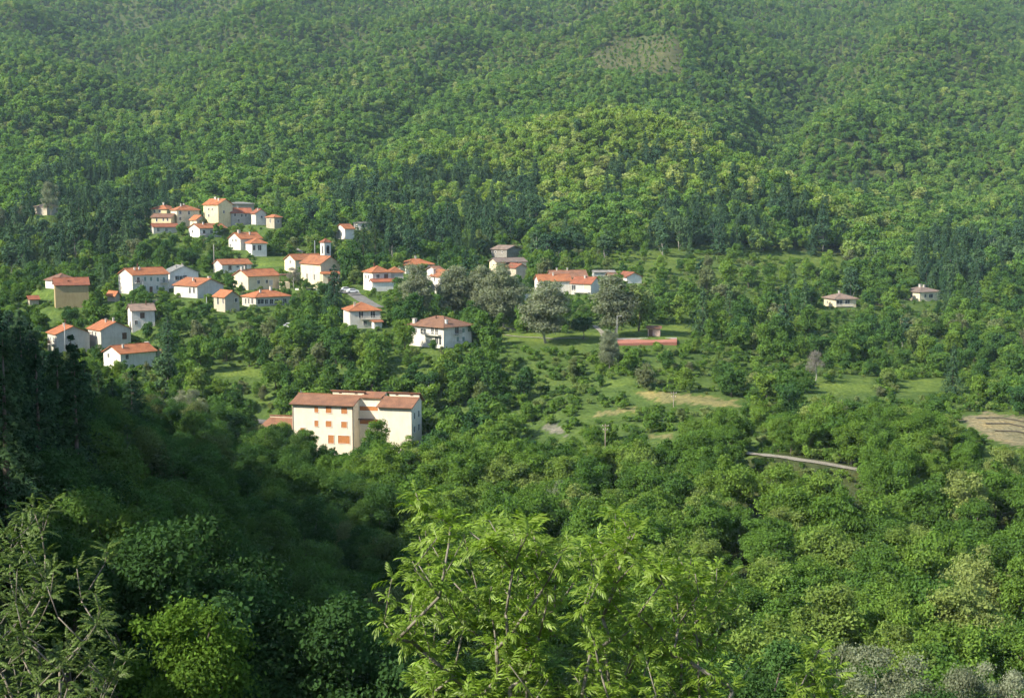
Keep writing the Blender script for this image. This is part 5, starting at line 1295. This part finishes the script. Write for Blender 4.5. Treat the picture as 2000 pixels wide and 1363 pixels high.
def build_robinia():
    rs = np.random.RandomState(23)
    leafs = [compound_leaf(rs, 5, .26, .060, .034, rs.uniform(.15, .45)) for _ in range(5)]
    outline = [(-60,1190),(-20,1080),(40,1010),(80,985),(100,1000),(60,1060),(120,1100),(180,1130),(215,1180),(190,1230),(230,1260),(250,1300),(210,1400),(180,1480),(-80,1480)]
    T = pick_in(outline, 115, rs, 17.5, 24, .45)
    for X, Y, D in [(62,985,21),(100,985,21),(45,1000,20.5),(210,1075,20),(205,1100,20),(10,1040,19),(-10,1060,19),(150,1110,20)]: T.append(pt(X, Y, D))
    bx = pt(60, 1500, 21)[0]; base = np.array((bx, 21, float(terrain(bx, 21)) - .2))
    branchy_tree('robinia_tree', 'scraggly tree with pale stems and dull green leaves at the lower left edge', base, T, rs, 'bark_ash', 'leaf_robinia', leafs, (12, 18), .006, .05, 60, 1.6, [pt(70, 1700, 21), pt(90, 1420, 21)])
build_robinia()

# ------------------------------------------------------------------ small things: poles, wires, cars, walls
def pole(px, yt, yb, D, label, name='utility_pole', arm=False, lamp=False, mat='concrete', r=.11):
    b = pt(px, yb, D); t = pt(px, yt, D); z0 = min(b[2], float(terrain(b[0], D))) - .4; h = t[2] - z0
    root = empty(name, (b[0], D, z0)); tag(root, label, 'lamp post' if lamp else 'pole')
    mb = MB(); mb.tube([(0, 0, 0), (0, 0, h)], [r * 1.25, r * .75], 8); mb.build('post', M[mat], root, True)
    if arm:
        for k, zz in enumerate((h - .35, h - 1.2)):
            a = MB(); a.box(-.75 + .2 * k, .75 - .2 * k, -r - .10, -r + .0, zz - .06, zz + .06); ao = a.build('crossarm', M['wood'], root)
            for xx in (-.6 + .15 * k, .6 - .15 * k):
                i = MB(); i.tube([(xx, -r - .05, zz + .06), (xx, -r - .05, zz + .26)], [.06, .045], 6); i.build('insulator', M['frame_white'], ao)
    if lamp:
        a = MB(); a.tube([(0, 0, h - .05), (.35, 0, h + .15), (.8, 0, h + .15)], [.05, .04, .04], 6); ao = a.build('arm', M['metal'], root)
        l = MB(); l.box(.75, 1.35, -.16, .16, h + .05, h + .2); l.build('lamp_head', M['metal'], root)
    return np.array((b[0], D, z0 + h))
p1 = pole(418, 477, 512, 540, 'pale utility pole left of the small white gabled house')
pole(128, 632, 702, 412, 'thin tall pole before the lower left house with grey gable', mat='metal')
p2 = pole(1315, 765, 822, 332, 'utility pole with crossarm in the rough meadow', arm=True, mat='wood')
p3 = pole(1182, 828, 874, 296, 'short utility pole with crossarm at the edge of the chestnut wood', arm=True, mat='wood')
pole(837, 748, 778, 352, 'lamp post on the bank right of the large cream building', 'lamp_post', lamp=True, mat='metal', r=.07)
pole(1205, 618, 664, 401, 'tall lamp post on the lawn left of the red court', 'lamp_post', lamp=True, mat='metal', r=.08)
pole(404, 580, 615, 458, 'grey pole left of the beige gabled house', mat='metal')
pole(610, 598, 616, 446, 'short pole in the garden below the church', mat='metal')
pole(280, 548, 583, 482, 'pole in front of the white house with green shutters', mat='metal', r=.07)
p4 = pole(615, 470, 496, 546, 'thin pole left of the belfry tower', mat='metal')
def wire(a, b, label, sag=1.2):
    mb = MB(); n = 14; P = [tuple(a + (b - a) * t / n - np.array((0, 0, sag * 4 * (t / n) * (1 - t / n)))) for t in range(n + 1)]
    mb.tube(P, [.028] * (n + 1), 4); tag(mb.build('overhead_wire', M['rubber']), label, 'wire')
wire(p1, np.array(pt(395, 470, 565)), 'wire running uphill from the pale pole to the trees')
wire(p1, np.array(pt(480, 503, 530)), 'wire running right from the pale pole over the small white house')
wire(p2, p3, 'wire between the two poles in the rough meadow', 1.5)
wire(p2, np.array(pt(1560, 700, 380)), 'wire running right from the meadow pole towards the dead tree', 2.0)
def car(px, py, D, rz, label):
    b = pt(px, py, D); x, y = b[0], D; z = max(b[2], float(terrain(x, y)) + .12)
    root = empty('parked_car', (x, y, z), rz); tag(root, label, 'car', 'cars parked in the village')
    prof = [(-2.05,.35),(-2.1,.75),(-1.9,.92),(-1.55,.98),(-1.0,1.42),(.55,1.45),(1.15,1.0),(1.95,.85),(2.1,.6),(2.05,.35)]
    mb = MB(); mb.prism([(a, -.82, h) for a, h in prof], [(a, .82, h) for a, h in prof]); mb.build('body', M['carpaint'], root)
    for sy in (-1, 1):
        g_ = MB(); q = [(-1.35, 1.0), (-.92, 1.36), (.48, 1.38), (.95, 1.02)]
        lo, hi = sorted((sy * .823, sy * .835)); g_.prism([(a, lo, h) for a, h in q], [(a, hi, h) for a, h in q]); g_.build('side_window', M['pane'], root)
    ws = MB(); ws.prism([(1.16,-.7,1.01),(1.16,.7,1.01),(.58,.66,1.44),(.58,-.66,1.44)],[(1.18,-.7,1.02),(1.18,.7,1.02),(.60,.66,1.45),(.60,-.66,1.45)]); ws.build('windscreen', M['pane'], root)
    for ax in (-1.3, 1.3):
        for sy in (-1, 1):
            w_ = MB(); w_.tube([(ax, sy * .66, .32), (ax, sy * .86, .32)], [.32, .32], 12); wo_ = w_.build('wheel', M['rubber'], root)
            r_ = MB(); r_.tube([(ax, sy * .862, .32), (ax, sy * .868, .32)], [.18, .18], 8); r_.build('rim', M['metal'], wo_)
car(601, 567, 503, .1, 'white car parked at the foot of the church')
car(676, 569, 484, .3, 'white car parked on the street left of the house with the porch roof')
car(689, 572, 480, .3, 'second white car on the street, nearer the house with the porch roof')
car(566, 640, 428, .05, 'white car on the lane below the long bungalow')
def wall(px0, py0, D0, px1, py1, D1, h, mat, name, label, th=.35):
    a, b = pt(px0, py0, D0), pt(px1, py1, D1); n = max(2, int(np.linalg.norm(b - a) / 3))
    d = (b - a)[:2]; d /= np.linalg.norm(d); nn = np.array((-d[1], d[0])) * th / 2
    mb = MB(); Q = []
    for k in range(n + 1):
        p = a + (b - a) * k / n; p[2] = max(p[2], float(terrain(p[0], p[1])) - .1); Q.append(p)
    for p, q in zip(Q[:-1], Q[1:]):
        z = max(p[2], q[2]); c_ = [p[:2] - nn, q[:2] - nn, q[:2] + nn, p[:2] + nn]
        mb.prism([(*v, z - 2) for v in c_], [(*v, z + h) for v in c_])
    o = mb.build(name, M[mat]); tag(o, label, 'wall')
wall(256, 594, 472, 322, 590, 474, .8, 'stone', 'stone_wall', 'grey stone terrace wall below the house with green shutters')
wall(577, 571, 497, 626, 570, 494, .6, 'white_dull', 'low_wall', 'low pale wall at the foot of the church')
wall(1022, 582, 478, 1045, 579, 484, 1.2, 'white', 'low_wall', 'white garden wall left of the one-window white house')
wall(975, 648, 425, 1034, 648, 425, .8, 'stone', 'stone_wall', 'low stone wall on the park lawn left of the poplars')
wall(1700, 602, 560, 1752, 603, 565, 1.0, 'stone', 'stone_wall', 'stone wall between the two hillside houses')

# ------------------------------------------------------------------ the air
def build_haze():
    mb = MB(); mb.box(-3250, 3250, -160, 3300, -90, 560)
    me = mb.mesh('haze'); o = link('haze', me); tag(o, 'thin blue summer haze over the valley', 'haze', kind='stuff')
    m = bpy.data.materials.new('haze'); m.use_nodes = True; nt = m.node_tree
    for n in list(nt.nodes): nt.nodes.remove(n)
    out = nt.nodes.new('ShaderNodeOutputMaterial'); pv = nt.nodes.new('ShaderNodeVolumePrincipled')
    pv.inputs['Color'].default_value = (.58, .80, .95, 1); pv.inputs['Density'].default_value = HAZE_DENSITY; pv.inputs['Anisotropy'].default_value = .1
    m.cycles.volume_sampling = 'DISTANCE'
    nt.links.new(pv.outputs[0], out.inputs['Volume']); me.materials.append(m)
build_haze()
